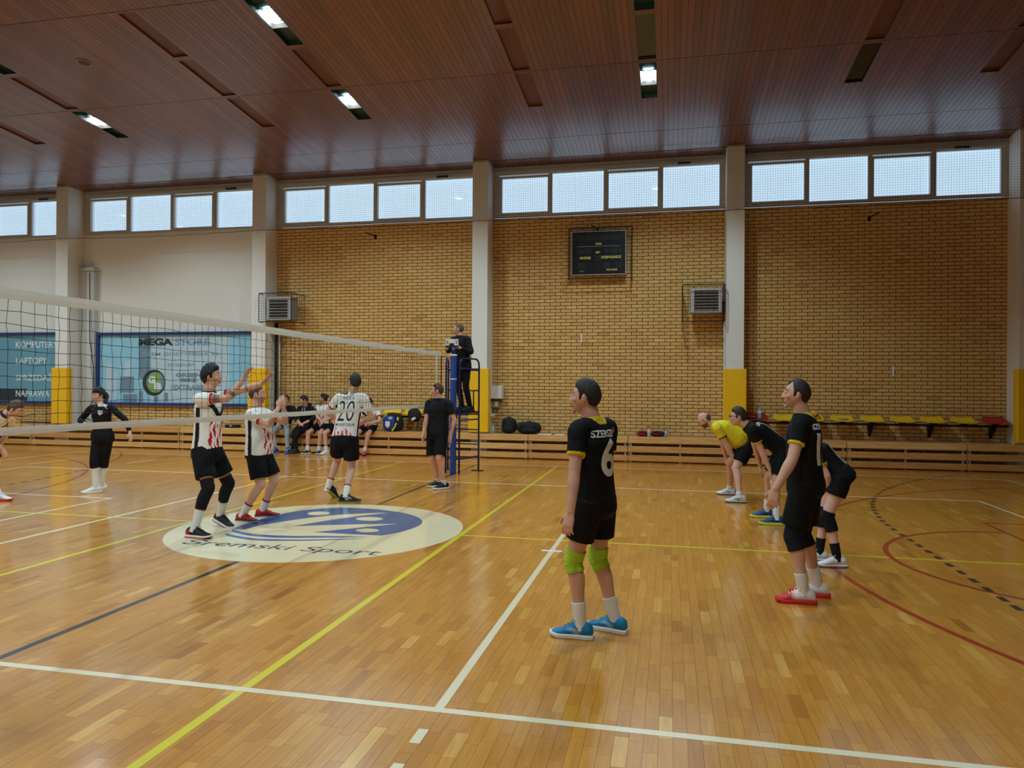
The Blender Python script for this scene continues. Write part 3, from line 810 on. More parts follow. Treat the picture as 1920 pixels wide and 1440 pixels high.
# ================================================================== BENCHES ALONG THE WALL
ords = ['first', 'second', 'third', 'fourth', 'fifth', 'sixth', 'seventh', 'eighth', 'ninth', 'tenth', 'eleventh', 'twelfth', 'thirteenth', 'fourteenth']
seams = [0.88 + 2.375 * k for k in range(-8, 7)]
brng = random.Random(3)
for q in range(len(seams) - 1):
    a, b = seams[q] + 0.006, seams[q + 1] - 0.006
    n = len(seams) - 2 - q
    if a < XL + 0.2 or b > XR: continue
    bench = empty('wall_bench', ((a + b) / 2, 13.4, 0), 'low slatted pine wall bench section, %s from the right end' % ords[n], 'bench', 'pine bench sections along the wall')
    for z0, z1 in ((0.445, 0.59), (0.235, 0.375), (0.03, 0.165)):
        rel(MB().cbox(a, b, 13.38, 13.42, z0, z1, 0.006, t=brng.random()).build('front_board', M['pine'], bench, tint=True), bench)
    rel(MB().cbox(a, b, 13.421, 13.495, 0.555, 0.59, 0.004, t=brng.random()).build('top_slat', M['pinetop'], bench, tint=True), bench)
    # the deck runs back to the wall between the pillars
    segs = [(a, b)]
    for px in PILLARS:
        ns = []
        for (u, v) in segs:
            lo, hi = px - PW - 0.07, px + PW + 0.07
            if hi <= u or lo >= v: ns.append((u, v)); continue
            if lo - u > 0.05: ns.append((u, lo))
            if v - hi > 0.05: ns.append((hi, v))
        segs = ns
    for (u, v) in segs:
        for y0 in (13.505, 13.69, 13.875):
            y1 = y0 + 0.175 if y0 < 13.8 else YW - 0.012
            if -12.4 < u < -11.7 and y0 > 13.8: u2 = -11.8
            else: u2 = u
            if v - u2 > 0.05: rel(MB().cbox(u2, v, y0, y1, 0.56, 0.59, 0.004, t=brng.random()).build('deck_slat', M['pinetop'], bench, tint=True), bench)
    for x in (a + 0.06, (a + b) / 2, b - 0.06):
        rel(MB().box(x - 0.02, x + 0.02, 13.422, 13.46, 0.0, 0.555).build('upright', M['steel'], bench), bench)
    for x in (a + 0.01, (a + b) / 2):
        for z in (0.20, 0.41): rel(MB().box(x - 0.015, x + 0.015, 13.40, 13.421, z - 0.012, z + 0.012).build('bracket', M['steel'], bench), bench)

# ================================================================== WALL SEATS
def seat_mesh():
    nu, nv = 12, 10
    def P(u, v, off):
        w = 0.262 - 0.02 * v * v - 0.05 * max(0, -v) ** 2 - 0.01 * max(0, v)      # v -1 back .. 1 front
        x = w * u; y = -0.18 * v
        z = 0.02 * (abs(u) ** 3) + 0.105 * max(0, (-v - 0.15) / 0.85) ** 1.4 - 0.05 * max(0, v - 0.4) ** 1.6 - 0.012 * (1 - u * u) * (1 - v * v)
        r = 1 - 0.10 * (abs(u) ** 6) * (abs(v) ** 6)
        return (x * r, y * r, z - off)
    mb = MB()
    vs = [P(-1 + 2 * i / nu, -1 + 2 * j / nv, o) for o in (0.0, 0.012) for j in range(nv + 1) for i in range(nu + 1)]
    N = (nu + 1) * (nv + 1); fs = []
    for j in range(nv):
        for i in range(nu):
            a = j * (nu + 1) + i; b = a + 1; c = a + nu + 2; d = a + nu + 1
            fs += [(a, d, c, b), (N + a, N + b, N + c, N + d)]
    rim = [i for i in range(nu)] + [(i + 1) * (nu + 1) - 1 for i in range(nv)] + [N - 1 - i for i in range(nu)] + [(nv - i) * (nu + 1) for i in range(nv)]
    for k in range(len(rim)):
        a, b = rim[k], rim[(k + 1) % len(rim)]; fs.append((a, b, N + b, N + a))
    mb.add(vs, fs); return mb
SEATS = [(6.16, 'red'), (6.76, 'y'), (7.38, 'y'), (8.0, 'y'), (8.63, 'y'), (9.25, 'y'), (9.86, 'y'), (10.47, 'y'), (11.08, 'red'), (-2.77, 'y'), (-2.2, 'y'), (-1.62, 'y')]
seat_lab = ['red plastic wall seat beside the pillar with the scoreboard bay, holding a bottle', 'yellow plastic wall seat behind the man in red shoes', 'yellow plastic wall seat holding an orange drawstring bag', 'yellow plastic wall seat with a crumpled cloth on it', 'fourth yellow plastic wall seat from the right end', 'third yellow plastic wall seat from the right end', 'second yellow plastic wall seat from the right end', 'first yellow plastic wall seat next to the red end seat', 'red plastic end seat beside the right-hand pillar', 'yellow plastic wall seat above the blue backpack', 'yellow plastic wall seat behind the hanging black bag', 'yellow plastic wall seat behind the man in black by the net post']
sy, sr = seat_mesh().mesh('seat_shell_yellow', True), seat_mesh().mesh('seat_shell_red', True)
for (x, c), lab in zip(SEATS, seat_lab):
    root = empty('stadium_chair', (x, 13.80, 1.045), lab, 'chair', 'plastic seats on the wall rail')
    link('seat_shell', sy if c == 'y' else sr, M['seat_yellow'] if c == 'y' else M['seat_red'], root)
    MB().box(-0.05, 0.05, -0.06, 0.09, -0.07, -0.018).build('mount', M['dark_steel'], root)
for x0, x1, lab in ((5.92, 11.36, 'dark steel rail carrying the long row of wall seats'), (-3.1, -1.3, 'dark steel rail carrying the seats behind the net')):
    root = empty('seat_rail', ((x0 + x1) / 2, 13.9, 1.03), lab, 'rail')
    rel(MB().box(x0, x1, 13.86, 13.91, 0.935, 0.974).build('beam', M['dark_steel'], root), root)
    x = x0 + 0.24 if x0 < 0 else 6.16
    while x < x1:
        mb = MB(); mb.add([(x - 0.05, YW - 0.008, 0.934), (x + 0.05, YW - 0.008, 0.934), (x + 0.02, YW - 0.008, 0.68), (x - 0.02, YW - 0.008, 0.68), (x - 0.05, 13.84, 0.934), (x + 0.05, 13.84, 0.934), (x + 0.02, YW - 0.03, 0.68), (x - 0.02, YW - 0.03, 0.68)],
                          [(0, 1, 2, 3), (4, 7, 6, 5), (0, 4, 5, 1), (1, 5, 6, 2), (2, 6, 7, 3), (3, 7, 4, 0)])
        rel(mb.build('bracket', M['dark_steel'], root), root)
        x += 1.23

# ================================================================== HEATERS, SCOREBOARD AND THEIR CAGES
def heater(x0, x1, z0, z1, label):
    root = empty('fan_heater', ((x0 + x1) / 2, 13.6, z0), label, 'heater', 'wall fan heaters')
    y0, y1 = 13.46, 13.86
    fr = 0.075
    mb = MB(); mb.cbox(x0, x1, y0 + 0.03, y1, z0, z1, 0.015); rel(mb.build('casing', M['grey_plastic'], root), root)
    mb = MB(); mb.box(x0, x0 + fr, y0, y0 + 0.03, z0, z1); mb.box(x1 - fr, x1, y0, y0 + 0.03, z0, z1); mb.box(x0 + fr, x1 - fr, y0, y0 + 0.03, z0, z0 + 0.03); mb.box(x0 + fr, x1 - fr, y0, y0 + 0.03, z1 - 0.05, z1)
    rel(mb.build('front_frame', M['steel'], root), root)
    rel(MB().box(x0 + fr, x1 - fr, y0 + 0.02, y0 + 0.028, z0 + 0.03, z1 - 0.05).build('grille_void', M['black_plastic'], root), root)
    n = 7
    for k in range(n):
        z = z0 + 0.055 + (z1 - z0 - 0.14) * k / (n - 1)
        rel(MB().obox(((x0 + x1) / 2, y0 + 0.0, z), (1, 0, 0), (0, 0.8, -0.6), (0, 0.6, 0.8), (x1 - x0) / 2 - fr, 0.021, 0.004).build('louvre', M['steel'], root), root)
    for s in (-1, 1): rel(MB().box((x0 + x1) / 2 + s * 0.2 - 0.02, (x0 + x1) / 2 + s * 0.2 + 0.02, y1, YW - 0.008, z0 + 0.2, z0 + 0.24).build('wall_arm', M['steel'], root), root)
    return root
heater(-6.12, -5.44, 3.44, 4.04, 'grey louvred fan heater in a cage beside the blue framed glazing')
heater(4.66, 5.35, 3.47, 4.03, 'grey louvred fan heater in a cage under the scoreboard bay pillar')
def cage(name, x0, x1, y0, z0, z1, step, label, open_front=False, bar=0.011):
    root = empty(name, ((x0 + x1) / 2, (y0 + YW) / 2, z0), label, 'cage')
    y1 = YW - 0.01
    def bars(nm, pts, r): rel(MB().tube(pts, r, 6).build(nm, M['dark_steel'], root), root)
    for x in (x0, x1):
        bars('frame_bar', [(x, y0, z0), (x, y0, z1)], bar)
        for z in (z0, z1): bars('frame_bar', [(x, y0, z), (x, y1, z)], bar)
    for z in (z0, z1): bars('frame_bar', [(x0, y0, z), (x1, y0, z)], bar)
    mb = MB()
    z = z0 + step
    while z < z1 - 0.02:
        mb.tube([(x0, y0, z), (x1, y0, z)], 0.0028, 4, False)
        for x in (x0, x1): mb.tube([(x, y0, z), (x, y1, z)], 0.0028, 4, False)
        z += step
    x = x0 + step * 2
    while x < x1 - 0.02:
        mb.tube([(x, y0, z0), (x, y0, z1)], 0.0028, 4, False); x += step * 2
    for x in (x0, x1):
        y = y0 + step * 2
        while y < y1 - 0.02:
            mb.tube([(x, y, z0), (x, y, z1)], 0.0028, 4, False); y += step * 2
    rel(tag(mb.build('wire_grid', M['dark_steel'], root), kind='stuff'), root)
cage('heater_cage', -6.26, -5.33, 13.32, 3.38, 4.12, 0.07, 'dark wire cage around the heater left of the brick bay')
cage('heater_cage', 4.47, 5.40, 13.32, 3.26, 4.10, 0.07, 'dark wire cage around the heater by the scoreboard pillar')
cage('scoreboard_cage', 1.79, 3.30, 13.74, 4.36, 5.57, 0.1, 'dark wire cage around the electronic scoreboard')
sb = empty('scoreboard', (2.49, 13.9, 4.47), 'black electronic scoreboard with amber lettering on the brick wall', 'scoreboard')
SX0, SX1, SZ0, SZ1, SY = 1.855, 3.14, 4.47, 5.5, 13.83
rel(MB().cbox(SX0, SX1, SY, YW - 0.009, SZ0, SZ1, 0.008).build('casing', M['screen'], sb), sb)
mb = MB(); e = 0.014
mb.box(SX0 - e, SX0, SY - 0.01, SY + 0.1, SZ0 - e, SZ1 + e); mb.box(SX1, SX1 + e, SY - 0.01, SY + 0.1, SZ0 - e, SZ1 + e); mb.box(SX0, SX1, SY - 0.01, SY + 0.1, SZ0 - e, SZ0); mb.box(SX0, SX1, SY - 0.01, SY + 0.1, SZ1, SZ1 + e)
rel(mb.build('rim', M['steel'], sb), sb)
def sxz(fx, fy): return SX0 + fx * (SX1 - SX0), SZ1 - fy * (SZ1 - SZ0)
for fx0, fx1, fy0, fy1 in ((0.08, 0.46, 0.09, 0.22), (0.48, 0.92, 0.09, 0.22), (0.1, 0.36, 0.40, 0.53), (0.62, 0.92, 0.39, 0.52), (0.44, 0.55, 0.55, 0.69), (0.1, 0.28, 0.72, 0.86), (0.60, 0.72, 0.72, 0.86), (0.83, 0.93, 0.72, 0.86)):
    a, z1 = sxz(fx0, fy0); b, z0 = sxz(fx1, fy1)
    rel(MB().box(a, b, SY - 0.004, SY, z0, z1).build('digit_window', M['screen_cell'], sb), sb)
a, z = sxz(0.09, 0.345); b, _ = sxz(0.91, 0.345)
rel(MB().box(a, b, SY - 0.004, SY, z - 0.006, z + 0.006).build('divider', M['grey_plastic'], sb), sb)
for t, fx, fy, w, h, m in (('CZAS', 0.5, 0.29, 0.15, 0.055, 'amber'), ('SET', 0.49, 0.49, 0.11, 0.05, 'amber'), ('GOŚCIE', 0.25, 0.605, 0.27, 0.075, 'amber'), ('GOSPODARZE', 0.735, 0.605, 0.48, 0.065, 'amber'), ('FAULE', 0.19, 0.92, 0.12, 0.03, 'grey_plastic'), ('PRZEWINIENIA', 0.755, 0.90, 0.27, 0.036, 'amber')):
    x, z = sxz(fx, fy)
    rel(sign_text('lettering', t, sb, (x, SY - 0.004, z), (PI / 2, 0, 0), M[m], 0.06, fit=(w, h), bold=0.003), sb)

# ================================================================== PRINTED GLAZING
def glazing(name, label, x0, x1, z0, z1, film):
    root = empty(name, ((x0 + x1) / 2, YW, z0), label, 'glazing')
    y0, y1 = 13.99, YW + 0.11
    rel(MB().box(x0 + 0.06, x1 - 0.06, YW - 0.02, YW + 0.0, z0 + 0.06, z1 - 0.06).build('pane', M[film], root), root)
    for nm, bx in (('frame_bar', (x0, x1, y0, y1, z1 - 0.075, z1)), ('frame_bar', (x0, x1, y0, y1, z0, z0 + 0.075)), ('frame_bar', (x0, x0 + 0.075, y0, y1, z0 + 0.075, z1 - 0.075)), ('frame_bar', (x1 - 0.075, x1, y0, y1, z0 + 0.075, z1 - 0.075))):
        rel(MB().box(*bx).build(nm, M['frame_blue'], root), root)
    return root
YG = YW - 0.0215
g1 = glazing('printed_glazing', 'blue framed glazing with shop lettering and a round green logo', -11.80, -6.60, 1.145, 3.195, 'film')
def gl_rect(root, x0, x1, z0, z1, m, y=YG): return rel(MB().box(x0, x1, y, y + 0.0014, z0, z1).build('print', M[m], root), root)
gl_rect(g1, -10.05, -7.6, 1.23, 3.1, 'film_pale')
gl_rect(g1, -10.45, -10.07, 1.9, 3.1, 'ink_grey', YG - 0.0005)
for k, (x0, x1, z0, z1) in enumerate(((-11.05, -10.6, 1.5, 1.95), (-10.95, -10.5, 1.23, 1.45), (-10.44, -10.3, 1.23, 1.55), (-9.95, -9.8, 1.24, 1.4), (-9.6, -9.5, 1.26, 1.5))): gl_rect(g1, x0, x1, z0, z1, 'ink_grey', YG - 0.001 - 0.0004 * k)
for x0, x1, z0, z1 in ((-11.5, -11.3, 1.23, 2.3), (-11.25, -11.15, 1.3, 2.1), (-10.9, -10.7, 1.95, 2.4)): gl_rect(g1, x0, x1, z0, z1, 'film_pale', YG - 0.0032)
def gl_text(root, t, x, z, w, h, m, bold=0.0): return rel(sign_text('lettering', t, root, (x, YG - 0.004, z), (PI / 2, 0, 0), M[m], 0.2, fit=(w, h), bold=bold), root)
gl_text(g1, 'MEGA', -9.9, 2.92, 1.1, 0.2, 'ink_dark', 0.012)
gl_text(g1, 'STORE', -8.75, 2.92, 1.1, 0.2, 'ink_light', 0.008)
gl_text(g1, 'ŚREM GOSTYŃSKA 51', -9.15, 2.6, 2.4, 0.12, 'ink_light', 0.004)
gl_text(g1, 'SPONSOR*', -9.1, 2.28, 0.85, 0.09, 'ink_light', 0.002)
gl_text(g1, 'GREEN', -8.85, 2.0, 0.8, 0.11, 'ink_grey', 0.01)
gl_text(g1, 'BIKE', -8.85, 1.86, 0.5, 0.11, 'ink_grey', 0.01)
gl_text(g1, 'EXTRABIKE', -8.75, 1.65, 1.2, 0.16, 'ink_light', 0.01)
def disc(root, x, z, r, m, y, a0=0, a1=2 * PI):
    n = 40; mbd = MB(); pts = [(x + r * math.cos(a0 + (a1 - a0) * k / n), y, z + r * math.sin(a0 + (a1 - a0) * k / n)) for k in range(n + (0 if a1 - a0 > 6.2 else 1))]
    mbd.add(pts, [tuple(range(len(pts)))]); return rel(mbd.build('logo_disc', M[m], root), root)
disc(g1, -9.95, 1.78, 0.37, 'ink_dark', YG - 0.002)
disc(g1, -9.90, 1.79, 0.29, 'ink_green', YG - 0.003)
disc(g1, -9.9, 1.79, 0.29, 'ink_grey', YG - 0.0034, -0.9, 0.9)
gl_text(g1, 'G', -10.02, 1.86, 0.24, 0.2, 'ink_white', 0.012)
gl_text(g1, 'B', -9.82, 1.68, 0.24, 0.2, 'ink_white', 0.012)
g0 = glazing('printed_glazing', 'blue framed glazing with white shop words at the left edge', -17.9, -12.72, 1.145, 3.225, 'film_teal')
for t, z, x0, x1 in (('KOMPUTERY', 2.87, -14.61, -13.15), ('LAPTOPY', 2.4, -14.6, -13.52), ('SPRZEDAŻ', 1.93, -14.6, -13.33), ('NAPRAWA', 1.44, -14.6, -13.42)):
    gl_text(g0, t, (x0 + x1) / 2, z, x1 - x0, 0.19 if t != 'SPRZEDAŻ' else 0.23, 'ink_white', 0.003)
gl_rect(g0, -16.5, -14.2, 1.23, 1.58, 'ink_dark'); gl_rect(g0, -14.1, -13.95, 1.75, 1.85, 'ink_grey')

# ================================================================== BALL-STOP NET IN FRONT OF THE WINDOWS
bn = empty('ball_stop_net', (0, 13.46, 5.8), 'fine dark ball-stop net hung across the clerestory windows', 'net')
mb = MB(); yb = 13.455; step = 0.055
zt, zb = ceil_z(yb) - 0.06, 5.80
x = -16.0
while x < 13.0:
    mb.add([(x - 0.0017, yb, zb), (x + 0.0017, yb, zb), (x + 0.0017, yb, zt), (x - 0.0017, yb, zt)], [(0, 1, 2, 3)]); x += step
z = zb
while z < zt:
    mb.add([(-16, yb - 0.0005, z - 0.0017), (13, yb - 0.0005, z - 0.0017), (13, yb - 0.0005, z + 0.0017), (-16, yb - 0.0005, z + 0.0017)], [(0, 1, 2, 3)]); z += step
rel(tag(mb.build('netting', M['net_black'], bn), kind='stuff'), bn)
def cable(z0, sag, name):
    pts = []
    xs = [q for q in PILLARS if -19 < q < 18]
    for a, b in zip(xs[:-1], xs[1:]):
        for k in range(24): 
            u = k / 24; pts.append((a + (b - a) * u, yb, z0 - sag * 4 * u * (1 - u) + 0.006 * math.sin(17 * (a + (b - a) * u))))
    rel(MB().tube(pts, 0.006, 5, False).build(name, M['dark_steel'], bn), bn)
cable(zt + 0.01, 0.02, 'top_cable'); cable(zb, 0.05, 'bottom_cable')
for px in PILLARS[1:6]:
    for dz in (zt, zb): rel(MB().tube([(px, PY - 0.012, dz), (px, yb - 0.03, dz - 0.02), (px, yb - 0.03, dz - 0.08)], 0.009, 6).build('hook', M['steel'], bn), bn)

# ================================================================== SMALL FITTINGS ON THE WALL
def fitting(name, label, cat, boxes, loc):
    root = empty(name, loc, label, cat)
    for nm, m, bx in boxes: rel(MB().cbox(*bx, 0.006).build(nm, M[m], root), root)
    return root
fitting('distribution_box', 'white wall box beside the pillar behind the referee stand', 'box', [('case', 'white_plastic', (-0.175, 0.12, 13.86, YW - 0.008, 1.43, 1.76)), ('door', 'white_plastic', (-0.165, 0.11, 13.848, 13.862, 1.44, 1.75))], (0, 14, 1.43))
fitting('switch_box', 'grey double socket under the white wall box', 'socket', [('case', 'grey_plastic', (-0.175, 0.04, 13.95, YW - 0.008, 1.22, 1.38)), ('socket_face', 'white_plastic', (-0.08, 0.0, 13.94, 13.952, 1.24, 1.36))], (0, 14, 1.22))
fitting('wall_plug', 'white plug on the pillar side above the small bottle', 'plug', [('plug_body', 'white_plastic', (-0.178, -0.09, 13.9, 13.97, 0.99, 1.06)), ('cable_tail', 'white_plastic', (-0.09, -0.03, 13.93, 13.945, 1.02, 1.05))], (-0.14, 13.95, 1.0))
fitting('marker_strip', 'thin white strip on the brick wall below the scoreboard', 'strip', [('strip_face', 'white_plastic', (2.05, 2.09, 14.06, YW - 0.004, 2.83, 3.05))], (2.07, 14.07, 2.83))
fitting('marker_strip', 'thin white strip on the right-hand brick bay above the seats', 'strip', [('strip_face', 'white_plastic', (9.1, 9.145, 14.06, YW - 0.004, 2.03, 2.26))], (9.1, 14.07, 2.03))
for x, z, s, lab in ((-3.35, 5.66, 1, 'small dark steel bracket high on the brick bay behind the net'), (8.6, 5.64, -1, 'small dark steel bracket high on the right-hand brick bay'), (2.45, 5.62, 1, 'short dark steel arm above the scoreboard')):
    root = empty('wall_bracket', (x, 14.05, z), lab, 'bracket')
    rel(MB().box(x - 0.03, x + 0.03, 14.055, YW - 0.004, z - 0.09, z + 0.03).build('plate', M['dark_steel'], root), root)
    rel(MB().tube([(x, 14.06, z), (x - 0.12 * s, 13.72, z + 0.02)], 0.014, 6).build('arm', M['dark_steel'], root), root)
pc = empty('wall_pipe', (-6.15, 13.7, 0.6), 'dark vertical pipe run beside the pillar left of the brick bay', 'pipe')
for x, r in ((-6.12, 0.035), (-6.02, 0.022)): rel(MB().tube([(x, 13.95, 0.6), (x, 13.95, 3.4)], r, 8).build('pipe_run', M['dark_steel'] if r > 0.03 else M['greywall'], pc, smooth=True), pc)
o = MB().tube([(-11.95, 13.9, 4.9), (-11.93, 13.9, 3.0), (-11.8, 13.9, 2.2), (-11.78, 13.9, 1.3), (-12.0, 13.89, 0.95), (-12.2, 13.9, 0.8), (-11.9, 13.9, 0.72)], 0.01, 6).build('loose_cable', M['black_plastic']); tag(o, 'loose black cable hanging down the grey shaft', 'cable')
pipe = MB().box(5.40, 5.448, 13.62, 13.66, 0.6, 3.3).build('cable_duct', M['greywall']); tag(pipe, 'grey cable duct on the side of the pillar under the heater', 'duct')

# ================================================================== THINGS LEFT ON THE BENCH
BZ = 0.592
def lump_mesh(rx, ry, rz, e=2.6, noise=0.06, seed=1, flat=True, n=22, m=14):
    r = random.Random(seed); ph = [r.random() * 6.28 for _ in range(6)]
    mb = MB(); rg = []
    sg = lambda v, p: math.copysign(abs(v) ** p, v)
    for i in range(m + 1):
        th = -PI / 2 + PI * (i + 0.05) / (m + 0.1)
        ring = []
        for k in range(n):
            a = 2 * PI * k / n
            x = sg(math.cos(th), 2 / e) * sg(math.cos(a), 2 / e); y = sg(math.cos(th), 2 / e) * sg(math.sin(a), 2 / e); z = sg(math.sin(th), 2 / e)
            d = 1 + noise * (math.sin(3 * a + ph[0] + 2 * z) + 0.7 * math.sin(5 * a + ph[1]) * math.cos(3 * th + ph[2]) + 0.5 * math.sin(4 * th + ph[3]))
            ring.append((x * rx * d, y * ry * d, rz + z * rz * (d if z > 0 else 1)))
        rg.append(ring)
    mb.rings(rg); return mb
def backpack(name, label, x, y, w, d, h, m, seed, tilt=0.0, trims=()):
    root = empty(name, (x, y, BZ), label, 'backpack'); root.rotation_euler = (0, 0, tilt)
    lump_mesh(w / 2, d / 2, h / 2, 2.8, 0.03, seed).build('body', M[m], root, smooth=True)
    MB().tube([(-0.05, 0.0, h * 0.97), (-0.04, -0.01, h * 1.05), (0.04, -0.01, h * 1.05), (0.05, 0.0, h * 0.97)], 0.012, 6).build('handle', M['black_plastic'], root)
    for s in (-1, 1): MB().tube([(s * w * 0.28, -d * 0.5, h * 0.85), (s * w * 0.34, -d * 0.62, h * 0.55), (s * w * 0.33, -d * 0.52, h * 0.12)], 0.016, 6).build('strap', M['black'], root)
    lump_mesh(w * 0.34, d * 0.18, h * 0.2, 2.8, 0.03, seed + 1).build('pocket', M[m], root, smooth=True).location = (0, -d * 0.44, h * 0.1)
    return root
backpack('backpack', 'black upright backpack on the bench near the wall sockets', 0.34, 13.72, 0.38, 0.26, 0.38, 'black', 3)
backpack('backpack', 'black slumped backpack on the bench beside the papers', 0.84, 13.72, 0.6, 0.3, 0.29, 'black', 9, 0.1)
bb = empty('backpack', (-2.62, 13.52, BZ), 'blue and yellow team backpack standing on the bench', 'backpack')
lump_mesh(0.27, 0.09, 0.235, 3.2, 0.02, 4).build('body', M['black'], bb, smooth=True)
lump_mesh(0.165, 0.06, 0.19, 3.4, 0.02, 5).build('front_pocket', M['bag_blue'], bb, smooth=True).location = (-0.06, -0.08, 0.02)
MB().add([(-0.14, -0.145, 0.26), (-0.02, -0.145, 0.26), (-0.02, -0.148, 0.15), (-0.08, -0.148, 0.09), (-0.14, -0.148, 0.15)], [(0, 4, 3, 2, 1)]).build('crest', M['jersey_ink'], bb)
MB().box(-0.06, 0.04, -0.14, -0.13, 0.31, 0.37).build('patch', M['film'], bb)
MB().tube([(-0.24, -0.06, 0.1), (-0.245, -0.07, 0.25), (-0.2, -0.07, 0.38), (-0.12, -0.09, 0.43)], 0.02, 6).build('piping', M['bag_lime'], bb)
MB().tube([(0.03, -0.12, 0.022), (0.1, -0.11, 0.12), (0.14, -0.1, 0.22)], 0.022, 6).build('piping', M['bag_lime'], bb)
MB().tube([(0.16, -0.07, 0.36), (0.17, -0.09, 0.28)], 0.025, 6).build('side_tag', M['bag_lime'], bb)
kb = empty('hanging_bag', (-2.03, 13.5, 0.72), 'black bag with a white oval badge hanging from the wall seat', 'bag')
lump_mesh(0.17, 0.10, 0.17, 2.4, 0.05, 12).build('body', M['black'], kb, smooth=True).location = (0, 0, 0.12)
mb = MB(); mb.ellipsoid((0, 0, 0), 0.07, 0.012, 0.035, 12, 6); o = mb.build('badge', M['jersey_ink'], kb, smooth=True); o.location = (0.0, -0.1, 0.2); o.rotation_euler = (0, -0.5, 0)
MB().tube([(0.08, -0.02, 0.14), (0.09, -0.03, 0.0)], 0.014, 6).build('strap', M['black'], kb)
MB().tube([(-0.06, 0.02, 0.43), (-0.05, 0.1, 0.5), (0.05, 0.1, 0.5), (0.06, 0.02, 0.43)], 0.014, 6).build('hanging_loop', M['black'], kb)
def sheets(x, y, w, d, rot, lab):
    root = empty('paper_stack', (x, y, BZ), lab, 'papers'); root.rotation_euler = (0, 0, rot)
    for k in range(3): MB().obox((0.004 * k, 0.003 * k, 0.003 + 0.005 * k), (math.cos(0.05 * k), math.sin(0.05 * k), 0), (-math.sin(0.05 * k), math.cos(0.05 * k), 0), (0, 0, 1), w / 2, d / 2, 0.0024).build('sheet', M['paper'], root)
sheets(1.26, 13.52, 0.32, 0.24, 0.1, 'white score sheets lying against the slumped backpack')
sheets(1.62, 13.56, 0.24, 0.22, -0.1, 'white papers at the open end of the bench stack')
MB_pen = MB().tube([(1.46, 13.46, BZ + 0.007), (1.47, 13.58, BZ + 0.007)], 0.006, 6).build('pen', M['black_plastic']); tag(MB_pen, 'dark pen lying between the papers on the bench', 'pen')
def bottle(x, y, z, h, r, m, lab, cap='black_plastic'):
    root = empty('bottle', (x, y, z), lab, 'bottle')
    MB().lathe([(r * 0.9, 0), (r, 0.01), (r, h * 0.32), (r * 0.92, h * 0.36), (r, h * 0.42), (r, h * 0.64), (r * 0.5, h * 0.82), (r * 0.38, h * 0.86), (r * 0.38, h * 0.9)], n=14).build('body', M[m], root, smooth=True)
    MB().lathe([(r * 0.45, h * 0.9), (r * 0.45, h)], n=12).build('cap', M[cap], root)
    MB().lathe([(r * 1.01, h * 0.44), (r * 1.01, h * 0.62)], n=14).build('bottle_label', M['jersey_ink'], root)
bottle(-0.04, 13.62, BZ, 0.24, 0.034, 'bottle', 'small white sanitizer bottle on the bench next to the yellow pad', 'grey_plastic')
bottle(3.73, 13.56, BZ, 0.23, 0.036, 'bottle', 'clear water bottle between the two red bags on the bench')
bottle(4.12, 13.58, BZ, 0.22, 0.034, 'bottle_blue', 'bluish bottle at the end of the maroon bag')
bottle(2.97, 13.6, BZ, 0.24, 0.036, 'bottle', 'clear bottle on the bench behind the player numbered six')
for x, w, m, lab in ((3.58, 0.28, 'red_cloth', 'bright red pouch on the bench'), (3.93, 0.34, 'maroon', 'maroon folded bag on the bench')):
    root = empty('sports_bag', (x, 13.68, BZ), lab, 'bag')
    lump_mesh(w / 2, 0.12, 0.065, 2.6, 0.06, 21).build('body', M[m], root, smooth=True)
    MB().tube([(-w * 0.3, -0.1, 0.09), (-w * 0.1, -0.13, 0.11), (w * 0.15, -0.13, 0.1), (w * 0.3, -0.1, 0.08)], 0.01, 6).build('handle', M['black'], root)
bx = empty('equipment_case', (-7.22, 13.68, BZ), 'flat black case on the bench under the printed glazing', 'case')
MB().cbox(-0.18, 0.18, -0.1, 0.1, 0.0, 0.065, 0.008).build('case_body', M['black_plastic'], bx); MB().cbox(-0.18, 0.18, -0.1, 0.1, 0.066, 0.08, 0.004).build('case_lid', M['black_plastic'], bx); MB().box(-0.04, 0.04, -0.112, -0.1, 0.04, 0.07).build('latch', M['steel'], bx)
tb = empty('folded_board', (-13.5, 13.66, BZ), 'long grey folded board lying on the bench at the left edge', 'board')
MB().cbox(-0.42, 0.42, -0.1, 0.1, 0.0, 0.03, 0.005).build('lower_leaf', M['grey_plastic'], tb); MB().cbox(-0.42, 0.4, -0.1, 0.1, 0.031, 0.055, 0.005).build('upper_leaf', M['black_plastic'], tb)
# on the wall seats
bottle(6.22, 13.72, 1.045, 0.3, 0.05, 'bottle_blue', 'pale blue bottle standing on the red wall seat', 'bottle_blue')
dd = empty('dark_pouch', (6.06, 13.72, 1.045), 'small dark pouch on the red wall seat beside the bottle', 'pouch'); lump_mesh(0.1, 0.08, 0.025, 2.4, 0.05, 31).build('body', M['black'], dd, smooth=True); MB().tube([(-0.05, -0.06, 0.04), (0.05, -0.06, 0.045)], 0.006, 6).build('zip', M['steel'], dd)
ob = empty('drawstring_bag', (7.38, 13.74, 1.045), 'orange drawstring bag with a dark strap on a yellow seat', 'bag'); lump_mesh(0.085, 0.08, 0.1, 2.1, 0.05, 33).build('body', M['orange'], ob, smooth=True); MB().tube([(-0.04, -0.085, 0.05), (0.05, -0.09, 0.09), (0.09, -0.03, 0.1), (0.14, -0.05, 0.02)], 0.014, 6).build('strap', M['maroon'], ob)
cb = empty('crumpled_cloth', (8.0, 13.72, 1.045), 'small crumpled patterned cloth on a yellow seat', 'cloth'); lump_mesh(0.11, 0.06, 0.022, 2.0, 0.14, 35).build('body', M['grey_plastic'], cb, smooth=True); MB().box(-0.05, 0.03, -0.03, 0.02, 0.04, 0.048).build('badge', M['jersey_ink'], cb)
